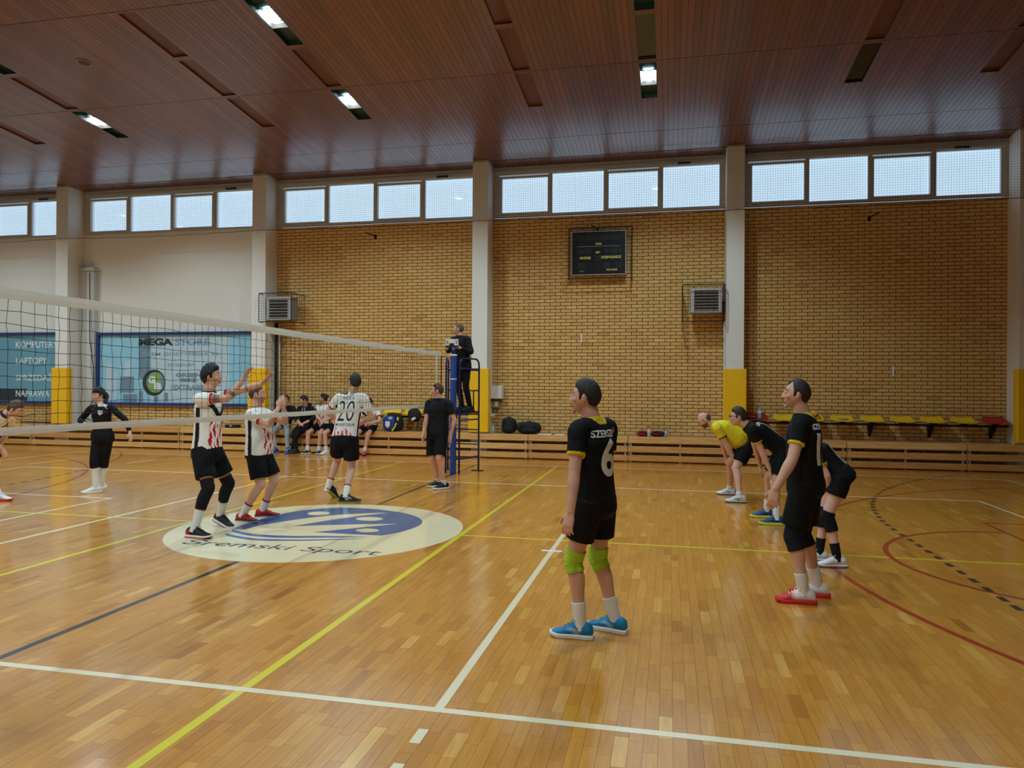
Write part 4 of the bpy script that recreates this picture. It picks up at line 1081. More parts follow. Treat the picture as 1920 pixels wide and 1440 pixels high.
POSE = {
    'six': dict(H=1.82, yaw=157, syaw=150, aL=(3.594, 1.336, 0.091), aR=(3.822, 1.522, 0.091), pel=(3.688, 1.424, 0.958), neck=(3.666, 1.42, 1.543), head=(3.613, 1.408, 1.695), hyaw=176, hpitch=2, wL=(3.551, 1.108, 0.915), wR=(3.742, 1.641, 0.9)),
    'redshoe': dict(H=1.85, yaw=164, syaw=162, aL=(5.284, 2.579, 0.093), aR=(5.434, 2.812, 0.093), pel=(5.322, 2.687, 0.977), neck=(5.297, 2.682, 1.551), head=(5.235, 2.669, 1.715), hyaw=178, hpitch=4, wL=(5.034, 2.369, 0.961), wR=(5.337, 2.895, 0.905)),
    'yellow': dict(H=1.85, yaw=178, syaw=178, aL=(5.257, 7.865, 0.093), aR=(5.178, 8.673, 0.093), pel=(5.414, 8.312, 0.87), neck=(4.866, 8.193, 1.171), head=(4.742, 8.166, 1.247), hyaw=185, hpitch=-38, wL=(5.196, 8.111, 0.622), wR=(5.094, 8.601, 0.64)),
    'glasses': dict(H=1.82, yaw=178, syaw=178, aL=(5.551, 6.1, 0.091), aR=(5.498, 6.619, 0.091), pel=(5.68, 6.393, 0.933), neck=(5.195, 6.288, 1.261), head=(5.085, 6.264, 1.38), hyaw=183, hpitch=-5, wL=(5.475, 6.195, 0.702), wR=(5.415, 6.642, 0.679)),
    'woman2': dict(H=1.7, yaw=172, syaw=172, aL=(5.826, 3.938, 0.085), aR=(5.702, 4.167, 0.085), pel=(5.887, 4.079, 0.881), neck=(5.572, 4.134, 1.196), head=(5.49, 4.167, 1.247), hyaw=180, hpitch=-20, wL=(5.774, 4.061, 0.681), wR=(5.722, 4.459, 0.649)),
    'curly': dict(H=1.95, yaw=2, syaw=6, aL=(-1.261, 4.307, 0.127), aR=(-1.132, 3.631, 0.097), pel=(-1.215, 3.965, 0.98), neck=(-1.195, 3.969, 1.669), head=(-1.159, 3.977, 1.855), hyaw=12, hpitch=4, wL=(-0.643, 4.293, 1.789), wR=(-0.733, 3.967, 1.825)),
    'clap': dict(H=1.8, yaw=4, syaw=2, aL=(-1.079, 4.976, 0.09), aR=(-1.149, 4.63, 0.09), pel=(-1.05, 4.817, 0.891), neck=(-1.061, 4.815, 1.455), head=(-1.069, 4.813, 1.636), hyaw=20, hpitch=0, wL=(-0.76, 4.931, 1.47), wR=(-0.733, 4.763, 1.461)),
    'twenty': dict(H=1.92, yaw=98, syaw=100, aL=(-0.977, 6.651, 0.146), aR=(-0.544, 6.374, 0.096), pel=(-0.645, 6.537, 0.947), neck=(-0.538, 6.561, 1.639), head=(-0.492, 6.571, 1.81), hyaw=125, hpitch=0, wL=(-0.818, 6.786, 1.192), wR=(-0.515, 6.791, 1.147)),
    'ref2': dict(H=1.8, yaw=-105, syaw=-98, aL=(0.449, 8.093, 0.09), aR=(0.277, 8.33, 0.09), pel=(0.295, 8.197, 0.934), neck=(0.318, 8.202, 1.53), head=(0.29, 8.196, 1.677), hyaw=196, hpitch=0, wL=(0.543, 8.169, 0.922), wR=(0.088, 8.07, 0.919)),
    'ref1': dict(H=1.8, yaw=-112, syaw=-112, aL=(0.2, 10.62, 1.325), aR=(0.04, 10.6, 1.325), pel=(0.052, 10.595, 2.187), neck=(-0.006, 10.583, 2.777), head=(-0.039, 10.576, 2.919), hyaw=188, hpitch=2, wL=(0.078, 10.263, 2.52), wR=(-0.172, 10.209, 2.497)),
    'woman1': dict(H=1.72, yaw=-92, syaw=-78, aL=(-4.868, 6.431, 0.086), aR=(-4.818, 6.252, 0.086), pel=(-4.778, 6.355, 0.912), neck=(-4.807, 6.349, 1.422), head=(-4.85, 6.34, 1.569), hyaw=-105, hpitch=-5, wL=(-4.275, 6.362, 0.974), wR=(-4.964, 6.192, 1.116)),
    'leftbent': dict(H=1.85, yaw=8, syaw=8, aL=(-6.212, 5.587, 0.093), aR=(-5.589, 5.236, 0.093), pel=(-6.096, 5.369, 0.893), neck=(-5.716, 5.452, 1.294), head=(-5.566, 5.484, 1.36), hyaw=15, hpitch=-30, wL=(-6.033, 5.639, 0.758), wR=(-5.67, 5.359, 0.757)),
    'sitA': dict(H=1.8, yaw=-92, syaw=-92, aL=(-5.336, 13.2, 0.09), aR=(-5.67, 13.18, 0.09), pel=(-5.668, 13.6, 0.7), neck=(-5.492, 13.45, 1.2), head=(-5.498, 13.38, 1.36), hyaw=-95, hpitch=-8, wL=(-5.44, 13.12, 0.8), wR=(-5.59, 13.12, 0.8)),
    'sitB': dict(H=1.8, yaw=-92, syaw=-92, aL=(-5.217, 13.2, 0.09), aR=(-5.087, 13.18, 0.09), pel=(-5.043, 13.6, 0.7), neck=(-4.963, 13.42, 1.2), head=(-4.965, 13.34, 1.36), hyaw=-140, hpitch=-25, wL=(-4.863, 13.15, 0.78), wR=(-4.981, 13.15, 0.78)),
    'sitC': dict(H=1.8, yaw=-96, syaw=-96, aL=(-4.477, 13.2, 0.09), aR=(-4.776, 13.18, 0.09), pel=(-4.562, 13.6, 0.7), neck=(-4.492, 13.52, 1.24), head=(-4.491, 13.46, 1.4), hyaw=-165, hpitch=0, wL=(-4.302, 13.2, 0.86), wR=(-4.433, 13.2, 0.86)),
    'sitD': dict(H=1.8, yaw=-95, syaw=-95, aL=(-3.866, 13.2, 0.09), aR=(-4.263, 13.18, 0.09), pel=(-4.145, 13.6, 0.7), neck=(-4.062, 13.55, 1.25), head=(-4.009, 13.5, 1.41), hyaw=-80, hpitch=0, wL=(-3.803, 13.22, 0.82), wR=(-4.02, 13.22, 0.82)),
    'sitE': dict(H=1.8, yaw=-85, syaw=-85, aL=(-3.235, 13.2, 0.09), aR=(-3.426, 13.18, 0.09), pel=(-3.264, 13.6, 0.7), neck=(-3.158, 13.42, 1.18), head=(-3.173, 13.32, 1.31), hyaw=-105, hpitch=-30, wL=(-3.071, 13.15, 0.8), wR=(-3.213, 13.15, 0.85)),
}
# ================================================================== PEOPLE
def V(p): return Vector(p)
def yawv(a): a = math.radians(a); return Vector((math.cos(a), math.sin(a), 0))
UP = Vector((0, 0, 1))
def ik(a, b, l1, l2, pole):
    """middle joint between a and b"""
    d = b - a; L = d.length; n = d / max(L, 1e-6)
    if L > (l1 + l2) * 0.995:
        k = l1 / (l1 + l2); return a + d * k
    x = (l1 * l1 - l2 * l2 + L * L) / (2 * L)
    h = math.sqrt(max(l1 * l1 - x * x, 0))
    q = pole - n * pole.dot(n)
    q = q.normalized() if q.length > 1e-5 else Vector((0, 0, 0))
    return a + n * x + q * h
def spline(pts, rad, n=5):
    P = [Vector(q) for q in pts]; out = []; rr = []
    for i in range(len(P) - 1):
        a, b, c, d = P[max(i - 1, 0)], P[i], P[i + 1], P[min(i + 2, len(P) - 1)]
        for k in range(n):
            t = k / n
            out.append(0.5 * ((2 * b) + (c - a) * t + (2 * a - 5 * b + 4 * c - d) * t * t + (3 * b - a - 3 * c + d) * t ** 3))
            rr.append(rad[i] + (rad[i + 1] - rad[i]) * (t * t * (3 - 2 * t)))
    out.append(P[-1]); rr.append(rad[-1])
    return out, rr
def limb(mb, pts, rad, n=14, sub=5):
    """smooth tapered limb with rounded ends"""
    o, r = spline(pts, rad, sub)
    d0 = (o[0] - o[1]).normalized(); d1 = (o[-1] - o[-2]).normalized()
    pre = [(o[0] + d0 * r[0] * s, r[0] * c) for s, c in ((0.95, 0.25), (0.7, 0.7), (0.35, 0.93))]
    post = [(o[-1] + d1 * r[-1] * s, r[-1] * c) for s, c in ((0.35, 0.93), (0.7, 0.7), (0.95, 0.25))]
    mb.tube([q[0] for q in pre] + o + [q[0] for q in post], [q[1] for q in pre] + r + [q[1] for q in post], n)
def slabs(mb, C, A, B, ra, rb, n=22, e=2.3):
    """lofted body of super-elliptic sections: centres C, axes A,B, half widths ra, rb"""
    rg = []
    for c, a, b, x, y in zip(C, A, B, ra, rb):
        ring = []
        for k in range(n):
            t = 2 * PI * k / n; ct, st = math.cos(t), math.sin(t)
            ring.append(c + a * (x * math.copysign(abs(ct) ** (2 / e), ct)) + b * (y * math.copysign(abs(st) ** (2 / e), st)))
        rg.append(ring)
    mb.rings(rg)
def fused(mb, name, voxel, smooth_it=4, factor=0.5):
    """one continuous skin over overlapping solids"""
    me = mb.mesh(name)
    o = bpy.data.objects.new(name, me); COL.objects.link(o)
    m = o.modifiers.new('r', 'REMESH'); m.mode = 'VOXEL'; m.voxel_size = voxel; m.use_smooth_shade = True
    if smooth_it:
        s = o.modifiers.new('s', 'SMOOTH'); s.factor = factor; s.iterations = smooth_it
    dg = bpy.context.evaluated_depsgraph_get()
    out = bpy.data.meshes.new_from_object(o.evaluated_get(dg)); out.name = name
    bpy.data.objects.remove(o, do_unlink=True); bpy.data.meshes.remove(me)
    out.materials.clear()
    out.polygons.foreach_set('use_smooth', [True] * len(out.polygons))
    return out
def coords(me):
    a = np.empty(len(me.vertices) * 3); me.vertices.foreach_get('co', a); return a.reshape(-1, 3)
def set_cols(me, cols):
    at = me.color_attributes.new('Col', 'FLOAT_COLOR', 'POINT')
    a = np.ones((len(cols), 4), dtype=np.float32); a[:, :3] = cols
    at.data.foreach_set('color', a.ravel())
def linc(c): return np.array(lin(c))
M['skin'] = vcol_mat('skin', 0.55, 0.04, 60.0, 0.35)
M['cloth'] = vcol_mat('jersey_cloth', 0.8, 0.05, 400.0, 0.2, 0.0, 0.5, 11.0)
M['hair'] = vcol_mat('hair', 0.55, 0.35, 160.0, 0.35, 0.0, 0.45, 110.0)
M['eye'] = vcol_mat('eye', 0.2, 0.0)
M['shoe'] = vcol_mat('shoe', 0.55, 0.06, 120.0)

# ---------------------------------------------------------------- head shape in head space (x forward, y left, z up)
def head_pt(th, ph, grow=0.0):
    """th latitude, ph longitude (0 = face)"""
    z = math.sin(th); cx = cy = math.cos(th)
    cp, sn = math.cos(ph), math.sin(ph)
    if z < 0:
        q = -z
        full = max(0.0, 1 - q ** 3.4) ** (1 / 3.4)
        k = 0.5 + 0.5 * cp                       # 1 in front, 0 behind
        cx = cx * (1 - k) + full * k
        fy = max(0.0, 1 - q ** 2.6) ** (1 / 2.6)
        cy = cy * (1 - k) + fy * k
    x, y = cx * cp, cy * sn
    X = x * (0.093 if x > 0 else 0.102); Y = y * 0.077; Z = z * 0.118
    if z < 0:
        q = -z
        Y *= 1 - 0.34 * q ** 1.5
        if x < 0: X *= 1 - 0.45 * q ** 1.2
        else: X *= 1 - 0.10 * q ** 2
    else:
        if x > 0: X *= 1 - 0.05 * z
        Y *= 1 + 0.02 * z
    r = math.sqrt(X * X + Y * Y + Z * Z); g = (r + grow) / r
    return Vector((X * g, Y * g, Z * g))
def head_rings(fn, n=28, m=20):
    return [[fn(-PI / 2 + PI * (i + 0.08) / (m + 0.16), 2 * PI * k / n) for k in range(n)] for i in range(m + 1)]
def hair_edge(x, y):
    """height of the hairline over head-space x"""
    P = [(-0.12, -0.075), (-0.06, -0.07), (-0.035, -0.045), (-0.02, 0.0), (0.0, 0.022), (0.012, -0.01), (0.03, -0.02), (0.036, 0.03), (0.05, 0.062), (0.075, 0.072), (0.1, 0.075), (0.13, 0.075)]
    for (a, za), (b, zb) in zip(P[:-1], P[1:]):
        if x <= b: return za + (zb - za) * max(0.0, (x - a)) / (b - a)
    return 0.075
def hair_mesh(style, thick, noise, seed, recede=0.0):
    r = random.Random(seed); ph = [r.random() * 6.3 for _ in range(8)]
    def fn(th, p):
        b = head_pt(th, p)
        e = hair_edge(b.x - recede * (1 if b.z > 0.03 else 0), b.y)
        g = (b.z - e) / 0.012
        m_ = min(1.0, max(0.0, g * 0.5 + 0.5))
        if style == 'bald':                       # only a band round the back and sides
            m_ *= min(1.0, max(0.0, (0.035 - b.z) / 0.02)) if b.x > -0.05 else min(1.0, max(0.0, (0.06 - b.z) / 0.03))
        if style == 'recede' and b.x > 0.02 and abs(b.y) > 0.022 and b.z > 0.04: m_ *= min(1.0, max(0.0, (0.05 - b.x) / 0.03))
        n_ = math.sin(9 * p + ph[0] + 5 * th) * math.sin(7 * th + ph[1]) + 0.6 * math.sin(17 * p + ph[2]) * math.sin(15 * th + ph[3])
        top = 1.0 + (0.8 if style in ('top', 'curly') else 0.2) * max(0.0, b.z / 0.118) ** 1.5
        return head_pt(th, p, -0.006 + m_ * (0.006 + thick * top + noise * n_))
    mb = MB(); mb.rings(head_rings(fn, 44, 34)); return mb

def hand(mb, wrist, d, n, w, s=1.0, curl=0.35, spread=0.1, thumb=0.7, seg=8):
    d = d.normalized(); n = (n - d * n.dot(d)).normalized(); w2 = d.cross(n)
    w = w2 if w2.dot(w) > 0 else -w2
    C = [wrist - d * 0.02 * s, wrist + d * 0.02 * s, wrist + d * 0.055 * s, wrist + d * 0.092 * s, wrist + d * 0.104 * s]
    slabs(mb, C, [w] * 5, [n] * 5, [q * s for q in (0.026, 0.031, 0.041, 0.042, 0.036)], [q * s for q in (0.020, 0.018, 0.017, 0.014, 0.010)], 12, 2.4)
    for off, L, sp in ((0.031, 0.072, 1.0), (0.0105, 0.081, 0.3), (-0.0105, 0.075, -0.35), (-0.031, 0.058, -1.0)):
        b = wrist + (d * 0.09 + w * off) * s
        pts = [b]; ang = curl * 0.5
        for fr, dc in ((0.45, curl), (0.3, curl), (0.25, curl * 0.6)):
            dr = d * math.cos(ang) + n * math.sin(ang) + w * spread * sp
            pts.append(pts[-1] + dr.normalized() * L * fr * s); ang += dc
        limb(mb, pts, [0.0098 * s, 0.0095 * s, 0.0088 * s, 0.0078 * s], seg, 2)
    b = wrist + (d * 0.022 + w * 0.024) * s
    t1 = (d * 0.62 + w * thumb + n * 0.25).normalized(); t2 = (d * 0.9 + w * thumb * 0.5 + n * 0.35).normalized()
    limb(mb, [b, b + t1 * 0.045 * s, b + t1 * 0.045 * s + t2 * 0.042 * s], [0.014 * s, 0.0115 * s, 0.009 * s], seg, 3)

def shoe(parent, ankle, toe, floor_z, sp, s=1.0, pitch=0.0, name='shoe'):
    """trainer: upper, sole, laces. pitch>0 lifts the heel"""
    toe = Vector((toe.x, toe.y, 0)).normalized(); left = UP.cross(toe)
    R_ = Matrix((toe, left, UP)).transposed()
    if pitch:
        R_ = R_ @ Matrix.Rotation(pitch, 3, 'Y')
    piv = Vector((0.11, 0, 0)) * s
    org = Vector((ankle.x, ankle.y, floor_z))
    def T(p): 
        q = Vector(p) * s
        return org + (R_ @ (q - piv) + piv.x * toe if pitch else R_ @ q)
    prof = [(-0.083, 0.020, 0.05), (-0.077, 0.033, 0.09), (-0.05, 0.041, 0.106), (-0.015, 0.043, 0.108), (0.02, 0.043, 0.106), (0.055, 0.044, 0.092), (0.095, 0.047, 0.072), (0.13, 0.049, 0.056), (0.16, 0.044, 0.048), (0.183, 0.031, 0.040), (0.194, 0.014, 0.032)]
    rg = []
    for x, w, h in prof:
        ring = []
        for k in range(14):
            a = -PI / 2 + 2 * PI * k / 14
            ca, sa = math.cos(a), math.sin(a)
            ring.append(T((x, w * math.copysign(abs(ca) ** 0.75, ca) * (1 if sa < 0.2 else 1 - 0.28 * sa), 0.018 + (h - 0.018) * (sa * 0.5 + 0.5))))
        rg.append(ring)
    mb = MB(); mb.rings(rg); me = mb.mesh('upper', True)
    co = coords(me); base = linc(sp['c']); cols = np.tile(base, (len(co), 1))
    loc = np.array([list(R_.transposed() @ (Vector(c) - org)) for c in co]) / s
    if 'c2' in sp:
        c2 = linc(sp['c2'])
        if sp.get('pat') == 'toe': mk = (loc[:, 0] > 0.09) | (loc[:, 2] < 0.03)
        elif sp.get('pat') == 'heel': mk = (loc[:, 0] < -0.02) & (loc[:, 2] < 0.075)
        else: mk = (np.abs(loc[:, 0] - 0.03 - (loc[:, 2] - 0.05) * 0.8) < 0.022) & (loc[:, 2] < 0.072)
        cols[mk] = c2
    set_cols(me, cols)
    o = link(name, me, M['shoe'], parent)
    sm = MB(); outl = [(-0.092, 0.020), (-0.085, 0.034), (-0.05, 0.041), (0.0, 0.042), (0.05, 0.044), (0.1, 0.051), (0.14, 0.053), (0.17, 0.045), (0.192, 0.030), (0.202, 0.010)]
    rg = []
    for z, g in ((0.0, -0.004), (0.006, 0.0), (0.022, 0.001), (0.03, -0.005)):
        ring = [T((x, w + g, z + (0.012 * max(0, (x - 0.14) / 0.06) if z < 0.01 else 0.006 * max(0, (x - 0.14) / 0.06)))) for x, w in outl] + [T((x, -w - g, z + (0.012 * max(0, (x - 0.14) / 0.06) if z < 0.01 else 0.006 * max(0, (x - 0.14) / 0.06)))) for x, w in reversed(outl)]
        rg.append(ring)
    sm.rings(rg); me = sm.mesh('sole', False)
    cols = np.tile(linc(sp.get('sole', (226, 226, 222))), (len(me.vertices), 1))
    if 'sole2' in sp:
        z = np.repeat(np.arange(4), len(rg[0])); cols[z < 2] = linc(sp['sole2'])
    set_cols(me, cols); link('sole', me, M['shoe'], o)
    lm = MB()
    for k in range(4):
        x = 0.04 + 0.02 * k; z = 0.102 - 0.0095 * k
        lm.tube([T((x, -0.022, z - 0.008)), T((x + 0.004, 0, z + 0.004)), T((x, 0.022, z - 0.008))], 0.0035 * s, 5)
    lm.tube([T((0.035, 0.0, 0.106)), T((0.03, 0.03, 0.118)), T((0.05, 0.04, 0.094))], 0.003 * s, 5)
    lm.tube([T((0.035, 0.0, 0.106)), T((0.045, -0.028, 0.116)), T((0.06, -0.038, 0.092))], 0.003 * s, 5)
    lo = lm.build('laces', None, o)
    set_cols(lo.data, np.tile(linc(sp.get('lace', (226, 226, 222))), (len(lo.data.vertices), 1))); lo.data.materials.append(M['shoe'])
    return o

def sleeve_ring(parent, name, pts, rad, rgb, n=20, sub=4, mat_='cloth'):
    """sock, knee pad or brace round a limb"""
    o, r = spline(pts, rad, sub)
    mb = MB(); mb.tube(o, r, n); me = mb.mesh(name, True)
    set_cols(me, np.tile(linc(rgb), (len(me.vertices), 1)))
    return link(name, me, M[mat_], parent)

def print_on(parent, bvh, name, body, c, right, upd, outw, w, h, m, bold=0.0):
    me = text_mesh(body, 0.2, extrude=0.0, fit=(w, h), bold=bold)
    bm = bmesh.new(); bm.from_mesh(me)
    bmesh.ops.triangulate(bm, faces=bm.faces[:])
    for _ in range(4):
        es = [e for e in bm.edges if e.calc_length() > 0.02]
        if not es: break
        bmesh.ops.subdivide_edges(bm, edges=es, cuts=1); bmesh.ops.triangulate(bm, faces=[f for f in bm.faces if len(f.verts) > 3])
    for v in bm.verts:
        o = c + right * v.co.x + upd * v.co.y + outw * 0.5
        hit = bvh.ray_cast(o, -outw, 1.0)
        if hit[0] is None:
            hit = bvh.find_nearest(o - outw * 0.4)
        v.co = hit[0] + (hit[1] if hit[1].dot(outw) > -0.2 else outw) * 0.0035
    bm.to_mesh(me); bm.free(); me.name = name; me.materials.clear(); me.materials.append(m)
    o = bpy.data.objects.new(name, me); COL.objects.link(o); o.parent = parent
    return o

def person(key, label, P, sp):
    s = P['H'] / 1.8; vox = sp.get('vox', 0.010); girth = sp.get('girth', 1.0)
    nb = 12 if vox > 0.009 else 16
    yaw, syaw = yawv(P['yaw']), yawv(P['syaw'])
    pel, neck, head = V(P['pel']), V(P['neck']), V(P['head'])
    aL, aR, wL, wR = V(P['aL']), V(P['aR']), V(P['wL']), V(P['wR'])
    lat, slat = UP.cross(yaw), UP.cross(syaw)
    spn = (neck - pel).normalized(); SL = (neck - pel).length
    fwd = lat.cross(spn).normalized(); sfwd = slat.cross(spn).normalized()
    hw = sp.get('hipw', 0.092) * s
    hL, hR = pel + lat * hw, pel - lat * hw
    shc = neck - spn * 0.076 * s; sw = sp.get('shw', 0.178) * s
    sL, sR = shc + slat * sw, shc - slat * sw
    kp = sp.get('kneepole', (yaw, yaw))
    kL = ik(hL, aL, 0.44 * s, 0.44 * s, kp[0]); kR = ik(hR, aR, 0.44 * s, 0.44 * s, kp[1])
    def clampw(sh, w):
        d = w - sh
        return sh + d * min(1.0, 0.56 * s / d.length)
    wL, wR = clampw(sL, wL), clampw(sR, wR)
    ep = sp.get('elbow', (-yaw - UP * 0.3 + lat * 0.35, -yaw - UP * 0.3 - lat * 0.35))
    eL = ik(sL, wL, 0.295 * s, 0.265 * s, ep[0]); eR = ik(sR, wR, 0.295 * s, 0.265 * s, ep[1])
    hy, hp_ = P['hyaw'], math.radians(P['hpitch'])
    hf = yawv(hy) * math.cos(hp_) + UP * math.sin(hp_); hl = UP.cross(yawv(hy)).normalized(); hu = hf.cross(hl).normalized()
    hs = (0.99 if sp.get('female') else 1.02) * (0.4 + 0.6 * s)
    HM = Matrix((hf, hl, hu)).transposed() @ Matrix.Diagonal((hs, hs, hs))
    def HP(v): return head + HM @ Vector(v)
    root = empty('person', (pel.x, pel.y, sp.get('base', 0.0)), label, 'person')
    pinv = Matrix.Translation(-root.location)
    class _W:                                   # parts keep world coordinates
        pass
    def adopt(o):
        if o.parent is root: o.matrix_parent_inverse = pinv
        return o
    # ---------------- body
    b = MB()
    us = [-0.17, -0.08, 0.05, 0.18, 0.34, 0.52, 0.70, 0.84, 0.92, 1.0]
    ra = [0.085, 0.150, 0.155, 0.148, 0.136, 0.146, 0.156, 0.138, 0.098, 0.060]
    rb = [0.07, 0.105, 0.112, 0.105, 0.098, 0.106, 0.114, 0.098, 0.075, 0.06]
    if sp.get('female'): ra = [q * f for q, f in zip(ra, (1, 1.08, 1.1, 1.0, 0.86, 0.88, 0.9, 0.88, 0.85, 0.85))]; rb = [q * f for q, f in zip(rb, (1, 1.12, 1.15, 1, 0.9, 0.95, 1.05, 0.9, 0.85, 0.85))]
    belly = sp.get('belly', 0.0)
    def mixlat(u): 
        t = min(1, max(0, u)); v = (lat * (1 - t) + slat * t).normalized(); return v
    def secs(us, ra, rb, bl=belly):
        C, A, B, X, Y = [], [], [], [], []
        for u, x, y in zip(us, ra, rb):
            a = mixlat(u); f = a.cross(spn).normalized()
            bb = bl * math.exp(-((u - 0.3) / 0.25) ** 2)
            bow = sp.get('bow', 0.0) * 4 * u * (1 - u) if 0 < u < 1 else 0
            C.append(pel + spn * (SL * u) + f * (0.008 * s + bb * 0.5 - bow)); A.append(a); B.append(f)
            X.append(x * s * girth + bb * 0.5); Y.append(y * s * girth + bb * 0.5)
        return C, A, B, X, Y
    slabs(b, *secs(us, ra, rb), n=nb + 8)
    for h_, k_, a_ in ((hL, kL, aL), (hR, kR, aR)):
        g = girth if girth > 1 else 1.0
        tb = -((k_ - h_).normalized().cross((a_ - k_).normalized()).cross((a_ - k_).normalized()))
        back = (-kp[0] - (a_ - k_).normalized() * (-kp[0]).dot((a_ - k_).normalized()))
        back = back.normalized() if back.length > 1e-4 else Vector((0, 0, 0))
        limb(b, [h_, h_.lerp(k_, 0.35), h_.lerp(k_, 0.75), k_], [q * s * g for q in (0.088, 0.082, 0.064, 0.056)], nb)
        limb(b, [k_, k_.lerp(a_, 0.28) + back * 0.014 * s, k_.lerp(a_, 0.6) + back * 0.006 * s, a_], [q * s * (0.5 + 0.5 * g) for q in (0.054, 0.057, 0.044, 0.036)], nb)
    for h_, e_, w_, sg in ((sL, eL, wL, 1), (sR, eR, wR, -1)):
        am = sp.get('arm', 1.0)
        limb(b, [shc.lerp(h_, 0.45), h_, h_.lerp(e_, 0.4), h_.lerp(e_, 0.8), e_], [q * s * am for q in (0.07, 0.06, 0.049, 0.043, 0.040)], nb)
        limb(b, [e_, e_.lerp(w_, 0.25), e_.lerp(w_, 0.65), w_], [q * s * am for q in (0.041, 0.043, 0.034, 0.027)], nb)
    hd = sp.get('hands', ('hang', 'hang'))
    for style, w_, e_, sg in ((hd[0], wL, eL, 1), (hd[1], wR, eR, -1)):
        fd = (w_ - e_).normalized(); med = -lat * sg
        if style == 'hang': hand(b, w_, (fd * 0.55 - UP * 0.6).normalized(), med, yaw + UP * 0.2, s, 0.35, 0.06, 0.55)
        elif style == 'knee': hand(b, w_, (fd * 0.7 - UP * 0.5 + yaw * 0.1).normalized(), -yaw - UP * 0.2, med + UP * 0.3, s, 0.35, 0.16, 0.8)
        elif style == 'raised': hand(b, w_, (UP * 0.8 + yaw * 0.45 + fd * 0.3).normalized(), yaw - UP * 0.5, med, s, 0.12, 0.3, 1.1)
        elif style == 'clap': hand(b, w_, (UP * 1.0 + yaw * 0.25 + med * 0.15).normalized(), med, -yaw, s, 0.3, 0.05, 0.5)
        elif style == 'front': hand(b, w_, (fd + med * 0.3).normalized(), -UP, med, s, 0.6, 0.05, 0.6)
        elif style == 'spread': hand(b, w_, fd, -yaw, med + yaw * 0.2, s, 0.15, 0.32, 1.0)
        elif style == 'grip': hand(b, w_, fd, med, UP, s, 0.9, 0.02, 0.6)
        elif style == 'thigh': hand(b, w_, (fd + yaw * 0.15).normalized(), med, yaw + UP * 0.3, s, 0.4, 0.12, 0.7)
    for a_, toe in ((aL, sp['toes'][0]), (aR, sp['toes'][1])):
        t = yawv(toe)
        limb(b, [a_, a_ + t * 0.04 * s - UP * 0.045 * s, a_ + t * 0.10 * s - UP * 0.055 * s], [0.036 * s, 0.026 * s, 0.018 * s], nb)
    limb(b, [neck - spn * 0.05 * s, HP((-0.012, 0, -0.05))], [0.068 * s, 0.058 * s], nb, 4)
    hr = head_rings(lambda th, ph: HP(head_pt(th, ph)))
    b.rings(hr)
    def ell(c, r, tilt=0.0):
        Rl = HM @ Matrix.Rotation(tilt, 3, 'Z'); b.ellipsoid(HP(c), r[0], r[1], r[2], 10, 7, Rl)
    limb(b, [HP((0.086, 0, 0.028)), HP((0.097, 0, 0.0)), HP((0.107, 0, -0.026))], [0.009 * hs, 0.010 * hs, 0.0125 * hs], 8, 3)
    ell((0.098, 0.011, -0.03), (0.012, 0.009, 0.009)); ell((0.098, -0.011, -0.03), (0.012, 0.009, 0.009))
    ell((0.088, 0, -0.061), (0.013, 0.025, 0.007)); ell((0.085, 0, -0.074), (0.013, 0.022, 0.008)); ell((0.078, 0, -0.104), (0.016, 0.024, 0.014))
    for q in (1, -1):
        ell((0.080, 0.03 * q, 0.033), (0.014, 0.028, 0.008)); ell((0.066, 0.044 * q, -0.022), (0.022, 0.02, 0.02))
        ell((-0.004, 0.079 * q, -0.012), (0.020, 0.009, 0.032), 0.5 * q)
    body = fused(b, 'body', vox, 3 if vox > 0.008 else 4, 0.5)
    co = coords(body)
    skin = linc(sp.get('skin', (206, 158, 132)))
    cols = np.tile(skin, (len(co), 1))
    inv = np.array(HM.inverted())
    loc = (co - np.array(head)) @ inv.T
    near = (np.abs(loc) < 0.16).all(1)
    def paint(mask, rgb, k): cols[mask & near] = cols[mask & near] * (1 - k) + linc(rgb) * k
    x, y, z = loc[:, 0], loc[:, 1], loc[:, 2]
    paint((x > 0.03) & (z < 0.02) & (z > -0.06), (214, 140, 116), 0.25)
    if sp.get('beard'): paint((z < -0.042 + 0.25 * np.maximum(0, 0.03 - np.abs(y)) * 0 ) & (x > -0.01) & (x + z * 0.2 > -0.01), sp['beard'][0], sp['beard'][1])
    paint((np.abs(y) < 0.024) & (z > -0.078) & (z < -0.056) & (x > 0.085), (168, 92, 84), 0.7)
    if sp.get('brow', True): paint((np.abs(y) > 0.010) & (np.abs(y) < 0.048) & (z > 0.029) & (z < 0.041) & (x > 0.06), sp['hairc'], 0.8)
    for (seg, side, rgb) in sp.get('ink', ()):          # tattoos
        h_, e_, w_ = (sL, eL, wL) if side == 'L' else (sR, eR, wR)
        a0, a1, t0, t1 = (h_, e_, seg[1], seg[2]) if seg[0] == 'u' else (e_, w_, seg[1], seg[2])
        A, D = np.array(a0), np.array(a1 - a0); t = ((co - A) @ D) / (D @ D); dist = np.linalg.norm(co - A - np.outer(t, D), axis=1)
        mk = (t > t0) & (t < t1) & (dist < 0.07); cols[mk] = cols[mk] * 0.25 + linc(rgb) * 0.75
    set_cols(body, cols)
    adopt(link('body', body, M['skin'], root))
